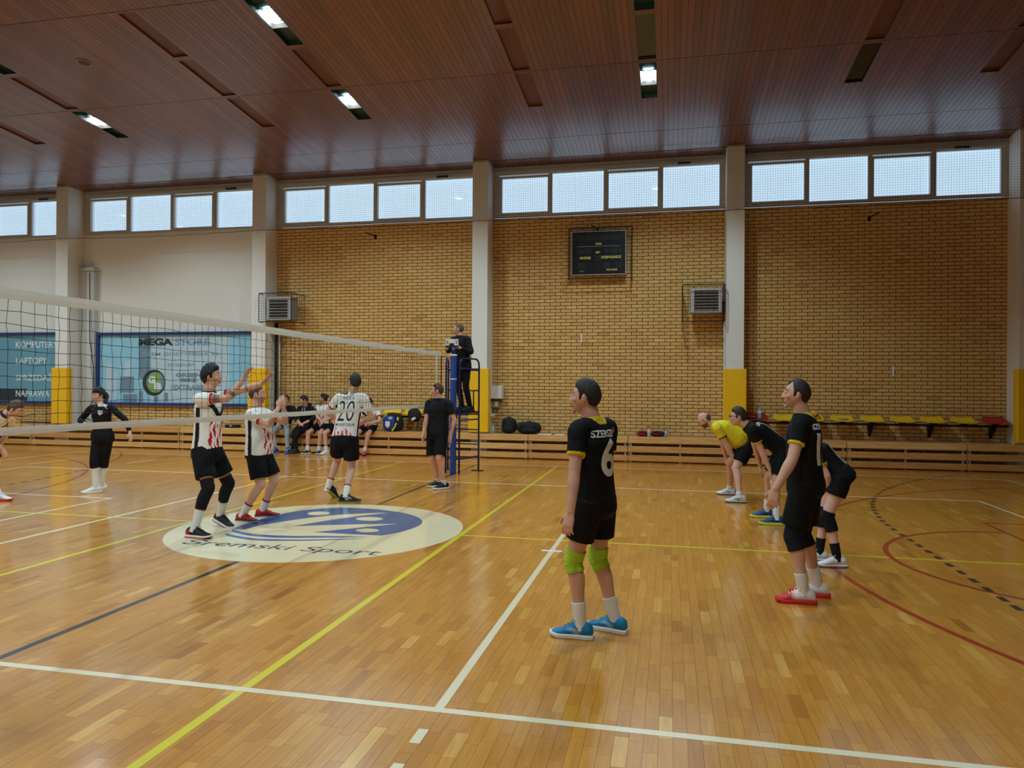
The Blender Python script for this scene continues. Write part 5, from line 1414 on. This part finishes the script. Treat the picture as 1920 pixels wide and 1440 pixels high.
    # eyes
    for q in (1, -1):
        mb = MB(); mb.ellipsoid((0, 0, 0), 0.011 * hs, 0.0135 * hs, 0.009 * hs, 12, 9, HM.normalized())
        me = mb.mesh('eye', True); c_ = coords(me)
        d = (c_ @ np.array(hf)) / np.linalg.norm(c_, axis=1)
        cc = np.tile(linc((214, 206, 200)), (len(c_), 1)); cc[d > 0.72] = linc((46, 38, 32)); set_cols(me, cc)
        o = adopt(link('eye', me, M['eye'], root)); o.location = HP((0.0815, 0.030 * q, 0.012)); o.matrix_parent_inverse = pinv
    # ---------------- hair
    hs_ = sp.get('hair', ('short', 0.010, 0.002, 0.0))
    if hs_:
        mb = hair_mesh(hs_[0], hs_[1], hs_[2], sum(map(ord, key)), hs_[3] if len(hs_) > 3 else 0.0)
        mb.v = [tuple(HP(v)) for v in mb.v]
        if sp.get('ponytail'):
            o_, r_ = spline([HP(v) for v in sp['ponytail']], [q * hs for q in sp['ponyr']], 5); mb.tube(o_, r_, 10)
        me = mb.mesh('hair', True); c_ = coords(me)
        rs = np.random.default_rng(5).normal(1, 0.12, (len(c_), 1)); set_cols(me, np.clip(linc(sp['hairc']) * rs, 0, 1))
        adopt(link('hair', me, M['hair'], root))
    if sp.get('headband'):
        mb = MB(); rg = []
        for dz, g in ((0.045, 0.014), (0.05, 0.019), (0.066, 0.019), (0.072, 0.014)):
            rg.append([HP((lambda q: (q.x, q.y, q.z))(head_pt(math.asin(min(0.95, (dz - 0.35 * 0.06 * math.cos(2 * PI * k / 28) * 0) / 0.118)), 2 * PI * k / 28, g))) for k in range(28)])
        mb.rings(rg, False); me = mb.mesh('headband', True); set_cols(me, np.tile(linc(sp['headband']), (len(me.vertices), 1))); adopt(link('headband', me, M['cloth'], root))
    if sp.get('glasses'):
        mb = MB()
        for q in (1, -1):
            mb.tube([HP((0.104, 0.03 * q + 0.021 * math.cos(2 * PI * k / 14), 0.010 + 0.016 * math.sin(2 * PI * k / 14))) for k in range(15)], 0.0028, 5, False)
            mb.tube([HP((0.103, 0.05 * q, 0.014)), HP((0.06, 0.078 * q, 0.012)), HP((-0.005, 0.084 * q, 0.006))], 0.003, 5)
        mb.tube([HP((0.106, 0.01, 0.012)), HP((0.106, -0.01, 0.012))], 0.0028, 5)
        adopt(mb.build('glasses', M['black_plastic'], root))
    if sp.get('whistle'):
        adopt(MB().tube([HP((0.10, 0, -0.068)), HP((0.125, 0, -0.072))], 0.008, 8).build('whistle', M['black_plastic'], root))
    # ---------------- upper garment
    g = sp['top']; ease = g.get('ease', 1.0)
    t = MB()
    hem = g.get('hem', -0.16)
    us = [hem, hem + 0.02, 0.05, 0.22, 0.38, 0.54, 0.70, 0.83, 0.92, 0.985, 1.025]
    ra = [0.182, 0.184, 0.180, 0.170, 0.165, 0.168, 0.172, 0.150, 0.108, 0.080, 0.070]
    rb = [0.132, 0.134, 0.132, 0.122, 0.118, 0.122, 0.130, 0.112, 0.090, 0.077, 0.069]
    if sp.get('female'): ra = [q * f for q, f in zip(ra, (1.0, 1.0, 1.0, 0.92, 0.86, 0.87, 0.9, 0.88, 0.86, 0.88, 0.9))]; rb = [q * f for q, f in zip(rb, (1, 1, 1, 0.95, 0.92, 0.97, 1.02, 0.92, 0.88, 0.9, 0.9))]
    slabs(t, *secs(us, [q * ease for q in ra[:8]] + ra[8:], [q * ease for q in rb[:8]] + rb[8:]), n=nb + 10)
    slv = g.get('sleeve', 0.62)
    arms = {}
    for h_, e_, w_, sg in ((sL, eL, wL, 1), (sR, eR, wR, -1)):
        fl = g.get('flare', 1.0)
        if slv <= 1.0:
            en = h_.lerp(e_, slv)
            limb_pts = [shc.lerp(h_, 0.35), h_, h_.lerp(en, 0.5), en]; rr = [0.080, 0.070, 0.066 * fl, 0.066 * fl]
        else:
            en = e_.lerp(w_, min(slv - 1.0, 0.97)); limb_pts = [shc.lerp(h_, 0.35), h_, h_.lerp(e_, 0.5), e_, e_.lerp(en, 0.5), en]; rr = [0.080, 0.071, 0.062, 0.056, 0.05, 0.041]
        o_, r_ = spline(limb_pts, [q * s * g.get('slim', 1.0) for q in rr], 4); t.tube(o_, r_, nb + 2)
        arms[sg] = (np.array(h_), np.array(en - h_) if slv <= 1 else np.array(w_ - e_), np.array(e_))
    if g.get('hood'):
        t.ellipsoid(neck - fwd * 0.07 * s + spn * 0.0, 0.11 * s, 0.13 * s, 0.07 * s, 14, 8, Matrix((fwd, slat, spn)).transposed())
    jm = fused(t, g['name'], max(vox, 0.008), 3, 0.5)
    co = coords(jm); rel_ = co - np.array(pel)
    u = rel_ @ np.array(spn) / SL; l = rel_ @ np.array((lat + slat).normalized()); f = rel_ @ np.array(fwd)
    tt = np.zeros(len(co)); dd = np.ones(len(co)) * 9
    for sg, (h_, D, e_) in arms.items():
        org = h_ if slv <= 1 else e_
        ta = ((co - org) @ D) / (D @ D); da = np.linalg.norm(co - org - np.outer(np.clip(ta, 0, 1), D), axis=1)
        better = (da < dd); dd[better] = da[better]; tt[better] = ta[better]
    onarm = (dd < 0.0715 * s * g.get('flare', 1.0)) & (np.abs(l) > 0.13 * s)
    cols = g['paint'](co, u, l / s, f / s, np.where(onarm, tt, 0.0), s)
    set_cols(jm, cols)
    jo = adopt(link(g['name'], jm, M['cloth'], root))
    if g.get('prints'):
        bvh = BVHTree.FromObject(jo, bpy.context.evaluated_depsgraph_get()) if False else BVHTree.FromPolygons([tuple(c) for c in co], [tuple(p_.vertices) for p_ in jm.polygons])
        for (nm, txt, side, cu, cl, w_, h_, m_, bold) in g['prints']:
            ou = (-fwd if side == 'back' else fwd); rt = (-(lat + slat) if side == 'back' else (lat + slat)).normalized()
            o = print_on(jo, bvh, nm, txt, pel + spn * (SL * cu) + (lat + slat).normalized() * cl * s, rt, spn, ou.normalized(), w_ * s, h_ * s, M[m_], bold)
            o.matrix_parent_inverse = Matrix.Identity(4)
    # ---------------- lower garment
    g = sp['bottom']; q = MB()
    k_ = g.get('ease', 1.0)
    us = [-0.22, -0.13, -0.06, 0.04, 0.14]; ra = [0.12 * k_, 0.176 * k_, 0.180 * k_, 0.176 * k_, 0.162]; rb = [0.10 * k_, 0.134 * k_, 0.138 * k_, 0.134 * k_, 0.122]
    if sp.get('female'): ra = [w_ * 1.02 for w_ in ra]; rb = [w_ * 1.08 for w_ in rb]
    slabs(q, *secs(us, ra, rb, 0.0), n=nb + 8)
    ln = g.get('len', 0.72)
    for h_, kn, a_ in ((hL, kL, aL), (hR, kR, aR)):
        if ln <= 1.0:
            en = h_.lerp(kn, ln); pts = [h_ + spn * 0.02, h_.lerp(en, 0.4), en]; rr = [0.105 * k_, 0.106 * k_, 0.104 * k_ * g.get('flare', 1.0)]
        elif ln < 1.3:
            en = kn.lerp(a_, ln - 1.0); pts = [h_, h_.lerp(kn, 0.5), kn, en]; rr = [0.103 * k_, 0.09 * k_, 0.074 * k_, 0.07 * k_]
        else:
            en = kn.lerp(a_, min(ln - 1.0, 0.95)); pts = [h_, h_.lerp(kn, 0.5), kn, kn.lerp(a_, 0.4), en]; rr = [0.1 * k_, 0.086 * k_, 0.068 * k_, 0.062 * k_, 0.05 * k_]
        o_, r_ = spline(pts, [w_ * s * (girth * 0.5 + 0.5) for w_ in rr], 4); q.tube(o_, r_, nb + 2)
    sm = fused(q, g['name'], max(vox, 0.008), 3, 0.5)
    set_cols(sm, np.tile(linc(g['c']), (len(sm.vertices), 1)))
    so = adopt(link(g['name'], sm, M['cloth'], root))
    if g.get('badge'):
        co2 = coords(sm); bvh = BVHTree.FromPolygons([tuple(c) for c in co2], [tuple(p_.vertices) for p_ in sm.polygons])
        sd, tl = g['badge']; h_, kn = (hL, kL) if sd == 'L' else (hR, kR)
        c_ = h_.lerp(kn, tl); out = ((lat if sd == 'L' else -lat) + yaw * 0.6).normalized(); dn = (h_ - kn).normalized(); rt = dn.cross(out) * -1
        mbq = bmesh.new()
        vs = [mbq.verts.new((x_, y_, 0)) for x_, y_ in ((-0.022, 0.03), (0.022, 0.03), (0.02, -0.018), (0, -0.034), (-0.02, -0.018))]; mbq.faces.new(vs)
        for v in mbq.verts:
            o_ = c_ + rt * v.co.x + dn * v.co.y + out * 0.4; hit = bvh.ray_cast(o_, -out, 1.0)
            v.co = (hit[0] + out * 0.004) if hit[0] is not None else c_ + out * 0.1
        me = bpy.data.meshes.new('badge'); mbq.to_mesh(me); mbq.free()
        bo = link('badge', me, M['jersey_ink'], so); bo.matrix_parent_inverse = Matrix.Identity(4)
    # ---------------- knee pads, socks, shoes
    def shin(kn, a_, t):
        ax = (a_ - kn).normalized(); bk = -kp[0] - ax * (-kp[0]).dot(ax); bk = bk.normalized() if bk.length > 1e-4 else Vector((0, 0, 0))
        off = np.interp(t, (0, 0.28, 0.6, 1.0), (0, 0.014, 0.006, 0.0)); rad = np.interp(t, (0, 0.28, 0.6, 1.0), (0.055, 0.058, 0.046, 0.038))
        return kn.lerp(a_, t) + bk * float(off) * s, float(rad) * s * (0.5 + 0.5 * max(girth, 1.0))
    for side, h_, kn, a_, i in (('L', hL, kL, aL, 0), ('R', hR, kR, aR, 1)):
        kpd = sp.get('pad')
        if kpd:
            lo, hi, rgb, ex = kpd[:4]
            A = kn.lerp(h_, hi); B_ = kn.lerp(a_, lo)
            ex += 0.004
            q1, r1 = shin(kn, a_, lo * 0.5); q2, r2 = shin(kn, a_, lo)
            rt = float(np.interp(hi, (0, 0.25, 0.65), (0.058, 0.066, 0.084)))
            rip = kpd[4] if len(kpd) > 4 else 0.0
            pts = [A, kn.lerp(h_, hi * 0.5), kn, q1, q2]; rr = [rt * s + ex, (rt + 0.058) / 2 * s + ex, 0.06 * s + ex, r1 + ex, r2 + ex]
            o_, r_ = spline(pts, rr, 6)
            if rip: r_ = [w_ + rip * math.sin(k * 1.9) for k, w_ in enumerate(r_)]
            adopt(sleeve_ring(root, 'knee_pad', o_, r_, rgb, 22, 1))
        sk = sp.get('sock')
        if sk:
            hh, rgb = sk[:2]
            ax = (kn - a_).normalized()
            pts, rr = [a_ - ax * 0.035 * s, a_ + ax * 0.01 * s], [0.045 * s, 0.043 * s]
            for k in (0.4, 0.7, 1.0):
                q1, r1 = shin(kn, a_, 1 - k * hh / 0.44); pts.append(q1); rr.append(max(r1 + 0.005, 0.043 * s))
            adopt(sleeve_ring(root, 'sock', pts, rr, rgb, 18))
            if len(sk) > 2: adopt(sleeve_ring(root, 'sock_band', [pts[-1] - ax * 0.004, pts[-1] + ax * 0.012], [rr[-1] + 0.002, rr[-1] + 0.003], sk[2], 18, 1))
        lift = (sp.get('lift', (0, 0)))[i]
        sh = shoe(root, a_, yawv(sp['toes'][i]), sp.get('base', 0.0) + 0.001 + (sp.get('hover', (0, 0)))[i], sp['shoe'], s * 1.08, lift)
        adopt(sh)
    if sp.get('extra'): sp['extra'](root, adopt, locals())
    return root
def solid(rgb, cuff=None, collar=None, cuff_at=0.9):
    def f(co, u, l, fw, t, s):
        c = np.tile(linc(rgb), (len(co), 1))
        if cuff: c[t > cuff_at] = linc(cuff)
        if collar: c[(u > 0.93) & (np.hypot(l, fw) < 0.088)] = linc(collar)
        return c
    return f
def match_white(co, u, l, fw, t, s):
    """white match shirt: black side panels and chest shape, red torn stripes, red cuffs"""
    c = np.tile(linc((232, 228, 222)), (len(co), 1))
    red, blk, org = linc((186, 34, 36)), linc((24, 24, 28)), linc((206, 70, 38))
    jag = 0.007 * np.sin(u * 26 + np.sign(l) * 2) + 0.004 * np.sin(u * 75)
    front, back = fw > 0.045, fw < -0.045
    for k in (-0.115, -0.062, -0.012, 0.04, 0.09):
        top = 0.50 + 0.06 * np.sin(k * 90)
        c[front & (u < top) & (np.abs(l - k + jag) < 0.011 + 0.009 * np.sin(u * 17 + k * 70))] = red
    for k in (-0.11, -0.055, 0.0, 0.055, 0.11):
        c[back & (u < 0.19 + 0.05 * np.sin(k * 80)) & (np.abs(l - k + jag) < 0.011 + 0.005 * np.sin(u * 30 + k * 60))] = org
    c[front & (u > 0.58) & (u < 0.80) & (np.abs(np.abs(l) - 0.06 - (u - 0.68) * 0.5) < 0.035)] = blk
    c[(np.abs(fw + 0.008) < 0.026) & (u < 0.74) & (np.abs(l) > 0.10) & (t < 0.2)] = blk
    c[t > 0.86] = red
    c[(u > 0.95) & (np.hypot(l, fw) < 0.084)] = linc((60, 26, 30))
    return c
def yellow_dots(co, u, l, fw, t, s):
    c = np.tile(linc((226, 206, 40)), (len(co), 1))
    cell = np.floor(u * 22).astype(int); ang = np.arctan2(l, fw + 1e-6) * 11
    prob = np.clip((0.34 - u) / 0.34, 0, 1)
    d = (np.abs((u * 22) % 1 - 0.5) ** 2 + np.abs((ang + 0.5 * (cell % 2)) % 1 - 0.5) ** 2) ** 0.5
    c[(d < 0.15 + 0.6 * prob) & (u < 0.34)] = linc((20, 20, 22))
    c[t > 0.9] = linc((20, 20, 22))
    return c
def hoodie(co, u, l, fw, t, s):
    return np.tile(linc((22, 22, 25)), (len(co), 1))

BLK = (13, 13, 16)
black_shorts = dict(name='shorts', c=BLK, len=0.72)
def hornet(prints, **kw):
    d = dict(name='jersey', paint=solid(BLK, (226, 196, 36), (214, 188, 44)), sleeve=0.60, prints=prints, hem=-0.10); d.update(kw); return d
lime = (170, 206, 60)

def cords(root, adopt, L):
    """drawstrings of a hooded top"""
    neck, fwd, spn, slat, s = L['neck'], L['fwd'], L['spn'], L['slat'], L['s']
    for q in (-1, 1):
        adopt(MB().tube([neck + fwd * 0.09 * s + slat * 0.03 * q, neck + fwd * 0.135 * s - spn * 0.1 + slat * 0.04 * q, neck + fwd * 0.15 * s - spn * 0.2 + slat * 0.035 * q], 0.006, 6).build('drawstring', M['laces'], root))
def crest(side, du=0.14, w=0.05):
    def f(root, adopt, L):
        co = L['neck'] - L['spn'] * du + L['slat'] * (0.08 * side) + L['fwd'] * 0.145 * L['s']
        mb = MB(); r, u_ = L['slat'], L['spn']; fw = L['fwd']
        pts = [co + r * a * w + u_ * b * w for a, b in ((-0.5, 0.6), (0.5, 0.6), (0.45, -0.3), (0, -0.7), (-0.45, -0.3))]
        mb.add([p_ + fw * 0.006 for p_ in pts] + [p_ - fw * 0.02 for p_ in pts], [(0, 1, 2, 3, 4), (9, 8, 7, 6, 5)] + [(i, i + 5, (i + 1) % 5 + 5, (i + 1) % 5) for i in range(5)])
        adopt(mb.build('crest', M['jersey_ink'], root))
    return f

person('six', 'man in black number 6 jersey with lime green knee pads and blue shoes', POSE['six'], dict(
    vox=0.0058, toes=(176, 160), hands=('thigh', 'hang'), hairc=(38, 28, 24), hair=('top', 0.009, 0.0012, 0.0), skin=(204, 154, 130), beard=((120, 88, 74), 0.18),
    top=hornet([('number', '6', 'back', 0.53, 0.0, 0.17, 0.27, 'jersey_ink', 0.005), ('name_print', 'SZERSZEŃ', 'back', 0.83, 0.0, 0.275, 0.066, 'jersey_ink', 0.004)], hem=-0.06),
    bottom=dict(black_shorts, len=0.62, ease=1.02), pad=(0.17, 0.20, lime, 0.004, 0.0025), sock=(0.16, (224, 222, 220)), shoe=dict(c=(24, 120, 170), c2=(150, 190, 210), sole=(222, 224, 224), lace=(70, 160, 200))))
person('redshoe', 'man in black jersey standing with receding hair and red and white shoes', POSE['redshoe'], dict(
    vox=0.0062, toes=(178, 170), hands=('hang', 'hang'), hairc=(44, 32, 27), hair=('recede', 0.008, 0.001, -0.004), skin=(204, 156, 132), beard=((120, 90, 76), 0.25), arm=1.06, girth=1.03, belly=0.02,
    top=hornet([('number', '12', 'back', 0.50, 0.0, 0.24, 0.26, 'jersey_ink', 0.01), ('name_print', 'SZERSZEŃ', 'back', 0.83, 0.0, 0.27, 0.06, 'jersey_ink', 0.006)], ease=1.03),
    bottom=dict(black_shorts, len=0.80, ease=1.06), pad=(0.24, 0.30, (22, 28, 40), 0.006), sock=(0.15, (216, 208, 200)), shoe=dict(c=(224, 214, 208), c2=(196, 30, 42), pat='toe', sole=(206, 34, 44), lace=(236, 232, 230))))
person('yellow', 'bald bearded man in yellow shirt bending forward with hands on knees', POSE['yellow'], dict(
    vox=0.009, toes=(178, 180), hands=('knee', 'knee'), hairc=(90, 70, 60), hair=('bald', 0.003, 0.0006, 0.0), skin=(212, 162, 140), beard=((74, 44, 34), 0.85), arm=1.1, girth=1.08, belly=0.05, bow=0.04,
    elbow=(UP.cross(yawv(178)) + yawv(0) * 0.3, -UP.cross(yawv(178)) + yawv(0) * 0.3),
    top=dict(name='jersey', paint=yellow_dots, sleeve=0.58, hem=-0.06, ease=1.05), bottom=dict(black_shorts, len=0.74, ease=1.08, badge=('L', 0.75)), sock=(0.07, (220, 220, 218)), shoe=dict(c=(220, 222, 222), c2=(120, 130, 140), sole=(214, 216, 216), sole2=(40, 42, 48))))
person('glasses', 'man in glasses and black jersey bending forward beside the man in yellow', POSE['glasses'], dict(
    vox=0.008, toes=(180, 182), hands=('knee', 'knee'), hairc=(52, 38, 30), hair=('top', 0.011, 0.0012, 0.0), skin=(212, 164, 142), glasses=True, bow=0.03,
    elbow=(UP.cross(yawv(178)) + yawv(0) * 0.3, -UP.cross(yawv(178)) + yawv(0) * 0.3),
    top=hornet([('name_print', 'SZERSZEŃ', 'back', 0.84, 0.0, 0.27, 0.06, 'jersey_ink', 0.006), ('number', '1', 'back', 0.52, 0.02, 0.06, 0.3, 'jersey_ink', 0.006)]),
    bottom=dict(black_shorts, len=0.76), sock=(0.15, (222, 222, 220)), shoe=dict(c=(22, 74, 122), c2=(16, 50, 84), sole=(206, 212, 90), sole2=(206, 214, 80), lace=(30, 60, 90))))
person('woman2', 'player in black shorts and black knee pads bending behind the man in red shoes', POSE['woman2'], dict(
    vox=0.008, female=True, toes=(186, 184), hands=('knee', 'knee'), hairc=(176, 126, 84), hair=('short', 0.010, 0.001, 0.0), skin=(214, 170, 152), bow=0.03,
    ponytail=[(-0.02, 0.05, 0.03), (0.03, 0.1, -0.03), (0.10, 0.10, -0.08), (0.13, 0.09, -0.13)], ponyr=[0.03, 0.022, 0.016, 0.012],
    elbow=(UP.cross(yawv(172)) * 0.8 + yawv(0) * 0.5, -UP.cross(yawv(172)) + yawv(0) * 0.3),
    top=hornet([('number', '1', 'back', 0.40, 0.03, 0.05, 0.26, 'jersey_ink', 0.004)]), bottom=dict(name='shorts', c=BLK, len=0.46, ease=1.02), pad=(0.36, 0.12, (17, 17, 20), 0.006), sock=(0.16, (20, 20, 23)), shoe=dict(c=(224, 224, 226), c2=(206, 206, 214), sole=(224, 224, 228), sole2=(120, 96, 168))))
person('curly', 'tall curly-haired man in white match shirt raising both hands at the net', POSE['curly'], dict(
    vox=0.0085, toes=(-14, -3), lift=(0.28, 0.0), hands=('raised', 'raised'), hairc=(26, 20, 18), hair=('curly', 0.020, 0.006, 0.0), skin=(206, 154, 128), ink=((('u', 0.5, 0.75), 'R', (70, 60, 56)), (('f', 0.18, 0.34), 'R', (60, 50, 46)), (('f', 0.25, 0.32), 'L', (120, 80, 70))),
    elbow=(-UP + UP.cross(yawv(2)) * 0.4, -UP - UP.cross(yawv(2)) * 0.3),
    top=dict(name='jersey', paint=match_white, sleeve=0.46, hem=-0.02, ease=1.04), bottom=dict(black_shorts, len=0.72, ease=1.05, badge=('R', 0.8)), pad=(0.52, 0.22, (17, 17, 20), 0.004), sock=(0.20, (214, 210, 202)), shoe=dict(c=(24, 22, 24), c2=(188, 30, 36), pat='heel', sole=(220, 220, 216), sole2=(180, 30, 36), lace=(30, 28, 30))))
person('clap', 'stocky man in white match shirt and red shoes clapping at the net', POSE['clap'], dict(
    vox=0.009, toes=(28, -5), hands=('clap', 'clap'), hairc=(70, 54, 46), hair=('short', 0.003, 0.0005, 0.0), skin=(210, 158, 134), girth=1.08, belly=0.045, arm=1.08, beard=((90, 64, 52), 0.4),
    elbow=(-UP + UP.cross(yawv(4)) * 0.7 - yawv(4) * 0.3, -UP - UP.cross(yawv(4)) * 0.7 - yawv(4) * 0.3),
    top=dict(name='jersey', paint=match_white, sleeve=0.6, hem=-0.08, ease=1.06), bottom=dict(black_shorts, len=0.80, ease=1.06, badge=('R', 0.85)), sock=(0.15, (222, 220, 216), (150, 30, 40)), shoe=dict(c=(176, 24, 32), c2=(140, 18, 26), sole=(40, 36, 40), sole2=(222, 222, 220), lace=(150, 20, 28))))
person('twenty', 'man with number 20 on his white match shirt standing with his back to the camera', POSE['twenty'], dict(
    vox=0.0085, toes=(62, 18), lift=(0.75, 0.0), hands=('front', 'front'), hairc=(42, 33, 28), hair=('top', 0.010, 0.0012, 0.0), skin=(208, 160, 138),
    elbow=(-UP * 0.6 + UP.cross(yawv(98)), -UP * 0.6 - UP.cross(yawv(98))),
    top=dict(name='jersey', paint=match_white, sleeve=0.62, hem=-0.02, ease=1.04, prints=[('number', '20', 'back', 0.61, 0.01, 0.23, 0.29, 'ink_black', -0.002), ('name_print', 'RAUCH', 'back', 0.885, 0.01, 0.16, 0.045, 'ink_dark', 0.0), ('club_print', 'MKS KOSY DOLSK', 'back', 0.31, 0.0, 0.28, 0.038, 'ink_dark', 0.002)]),
    bottom=dict(black_shorts, len=0.70, ease=1.08), sock=(0.15, (222, 220, 216), (150, 30, 40)), shoe=dict(c=(20, 26, 44), c2=(200, 204, 208), sole=(30, 34, 46), sole2=(150, 190, 90), lace=(30, 34, 50))))
person('ref2', 'second referee in plain black shirt and shorts standing by the net post', POSE['ref2'], dict(
    vox=0.009, toes=(-128, -138), hands=('spread', 'hang'), hairc=(74, 52, 38), hair=('short', 0.007, 0.0008, 0.0), skin=(214, 162, 140),
    elbow=(-yawv(-105) * 0.6 + UP.cross(yawv(-105)), -yawv(-105) * 0.6 - UP.cross(yawv(-105))),
    top=dict(name='t_shirt', paint=solid((24, 25, 29)), sleeve=0.66, hem=-0.16, ease=1.06, flare=1.1), bottom=dict(black_shorts, len=0.86, ease=1.05), sock=(0.07, (218, 216, 214)), shoe=dict(c=(22, 22, 25), c2=(40, 40, 44), sole=(220, 220, 216), lace=(40, 40, 44))))
person('ref1', 'first referee in black tracksuit standing on the referee stand', POSE['ref1'], dict(
    vox=0.010, base=1.236, toes=(-140, -150), hands=('grip', 'grip'), hairc=(96, 76, 60), hair=('short', 0.005, 0.0006, -0.006), skin=(212, 158, 136), whistle=True,
    elbow=(-UP - yawv(-112) * 0.5 + UP.cross(yawv(-112)) * 0.7, -UP - yawv(-112) * 0.5 - UP.cross(yawv(-112)) * 0.7),
    top=dict(name='jacket', paint=solid((20, 20, 23)), sleeve=1.9, hem=-0.18, ease=1.04), bottom=dict(name='trousers', c=(20, 20, 24), len=1.95), sock=(0.07, (24, 24, 26)), shoe=dict(c=(22, 22, 25), sole=(30, 30, 34), lace=(30, 30, 34))))
person('woman1', 'dark-haired woman in black long-sleeved top and leggings walking behind the net', POSE['woman1'], dict(
    vox=0.0095, female=True, toes=(-118, -128), lift=(0.3, 0.0), hands=('hang', 'hang'), hairc=(30, 23, 21), hair=('top', 0.016, 0.001, 0.0), skin=(208, 160, 142), headband=(24, 22, 24),
    ponytail=[(-0.06, 0.03, 0.04), (-0.10, 0.06, -0.02), (-0.06, 0.085, -0.10), (-0.02, 0.08, -0.16)], ponyr=[0.04, 0.035, 0.03, 0.018], hipw=0.085,
    elbow=(-yawv(-75) * 0.6 + UP.cross(yawv(-75)), -yawv(-75) * 0.8 - UP.cross(yawv(-75)) * 0.9),
    top=dict(name='top', paint=solid((19, 19, 23), None, (210, 204, 200)), sleeve=1.92, slim=0.86, hem=-0.2, ease=1.0), bottom=dict(name='leggings', c=(17, 17, 20), len=1.24, ease=1.04), sock=(0.33, (222, 220, 216)), shoe=dict(c=(226, 226, 224), sole=(226, 226, 224)), extra=crest(1, 0.13, 0.06)))
person('leftbent', 'player in white match shirt bending forward at the left edge of the frame', POSE['leftbent'], dict(
    vox=0.010, toes=(8, 4), hands=('knee', 'knee'), hairc=(86, 66, 52), hair=('curly', 0.016, 0.003, 0.0), skin=(208, 160, 138), bow=0.04,
    elbow=(UP.cross(yawv(8)) - yawv(8) * 0.3, -UP.cross(yawv(8)) - yawv(8) * 0.3),
    top=dict(name='jersey', paint=match_white, sleeve=0.6, hem=-0.05, ease=1.04), bottom=dict(black_shorts, len=0.76), sock=(0.15, (222, 222, 220)), shoe=dict(c=(222, 224, 226), c2=(150, 160, 170), sole=(206, 60, 50), sole2=(200, 50, 40))))
def seated(key, label, **kw):
    y = yawv(POSE[key]['yaw']); la = UP.cross(y)
    d = dict(vox=0.0115, toes=(-75, -105), hands=('front', 'front'), kneepole=(y * 0.6 + UP + la * 0.25, y * 0.6 + UP - la * 0.25), elbow=(-y * 0.4 - UP * 0.3 + la, -y * 0.4 - UP * 0.3 - la), bow=0.03)
    d.update(kw); person(key, label, POSE[key], d)
wj = dict(name='jersey', paint=match_white, sleeve=0.62, hem=-0.04, ease=1.04)
seated('sitA', 'seated man in black jacket and grey leggings with blue shoes on the bench', hairc=(40, 32, 28), skin=(206, 158, 136), top=dict(name='jacket', paint=solid((20, 20, 23)), sleeve=1.85, hem=-0.06, ease=1.05), bottom=dict(name='leggings', c=(150, 164, 164), len=1.9), sock=(0.07, (60, 60, 64)), shoe=dict(c=(30, 74, 150), sole=(90, 120, 190), lace=(190, 200, 220)), extra=crest(1, 0.16, 0.06))
seated('sitB', 'seated man in black hoodie with white drawstrings looking down on the bench', hairc=(34, 27, 24), skin=(206, 156, 132), top=dict(name='hoodie', paint=hoodie, sleeve=1.5, hem=-0.06, ease=1.1, hood=True), bottom=dict(name='trousers', c=(20, 20, 24), len=1.92, ease=1.1), sock=(0.07, (24, 24, 26)), shoe=dict(c=(22, 22, 26), sole=(60, 60, 64), lace=(90, 90, 94)), extra=cords)
seated('sitC', 'seated player in white match shirt with dark bun looking left on the bench', hairc=(34, 27, 24), hair=('top', 0.010, 0.001, 0.0), ponytail=[(-0.07, 0, 0.07), (-0.11, 0, 0.06), (-0.125, 0, 0.03)], ponyr=[0.03, 0.034, 0.02], skin=(208, 158, 136), beard=((80, 56, 46), 0.5), top=wj, bottom=dict(black_shorts, len=0.66), sock=(0.13, (222, 220, 216), (90, 40, 50)), shoe=dict(c=(22, 22, 26), sole=(220, 220, 216)))
seated('sitD', 'seated player in white shoes on the bench, mostly hidden behind number 20', hairc=(50, 40, 34), skin=(208, 160, 138), top=wj, bottom=dict(black_shorts, len=0.66), sock=(0.13, (222, 220, 216), (90, 40, 50)), shoe=dict(c=(222, 222, 218), sole=(222, 222, 220)))
seated('sitE', 'seated player in white match shirt and pink shoes leaning forward beside the blue backpack', hairc=(52, 38, 32), hair=('top', 0.012, 0.001, 0.0), skin=(208, 158, 138), top=dict(wj, prints=[('number', '10', 'front', 0.6, 0.0, 0.14, 0.14, 'ink_black', 0.004)]), bottom=dict(black_shorts, len=0.66), sock=(0.11, (222, 220, 216)), shoe=dict(c=(206, 40, 110), sole=(60, 30, 50), lace=(220, 90, 150)))
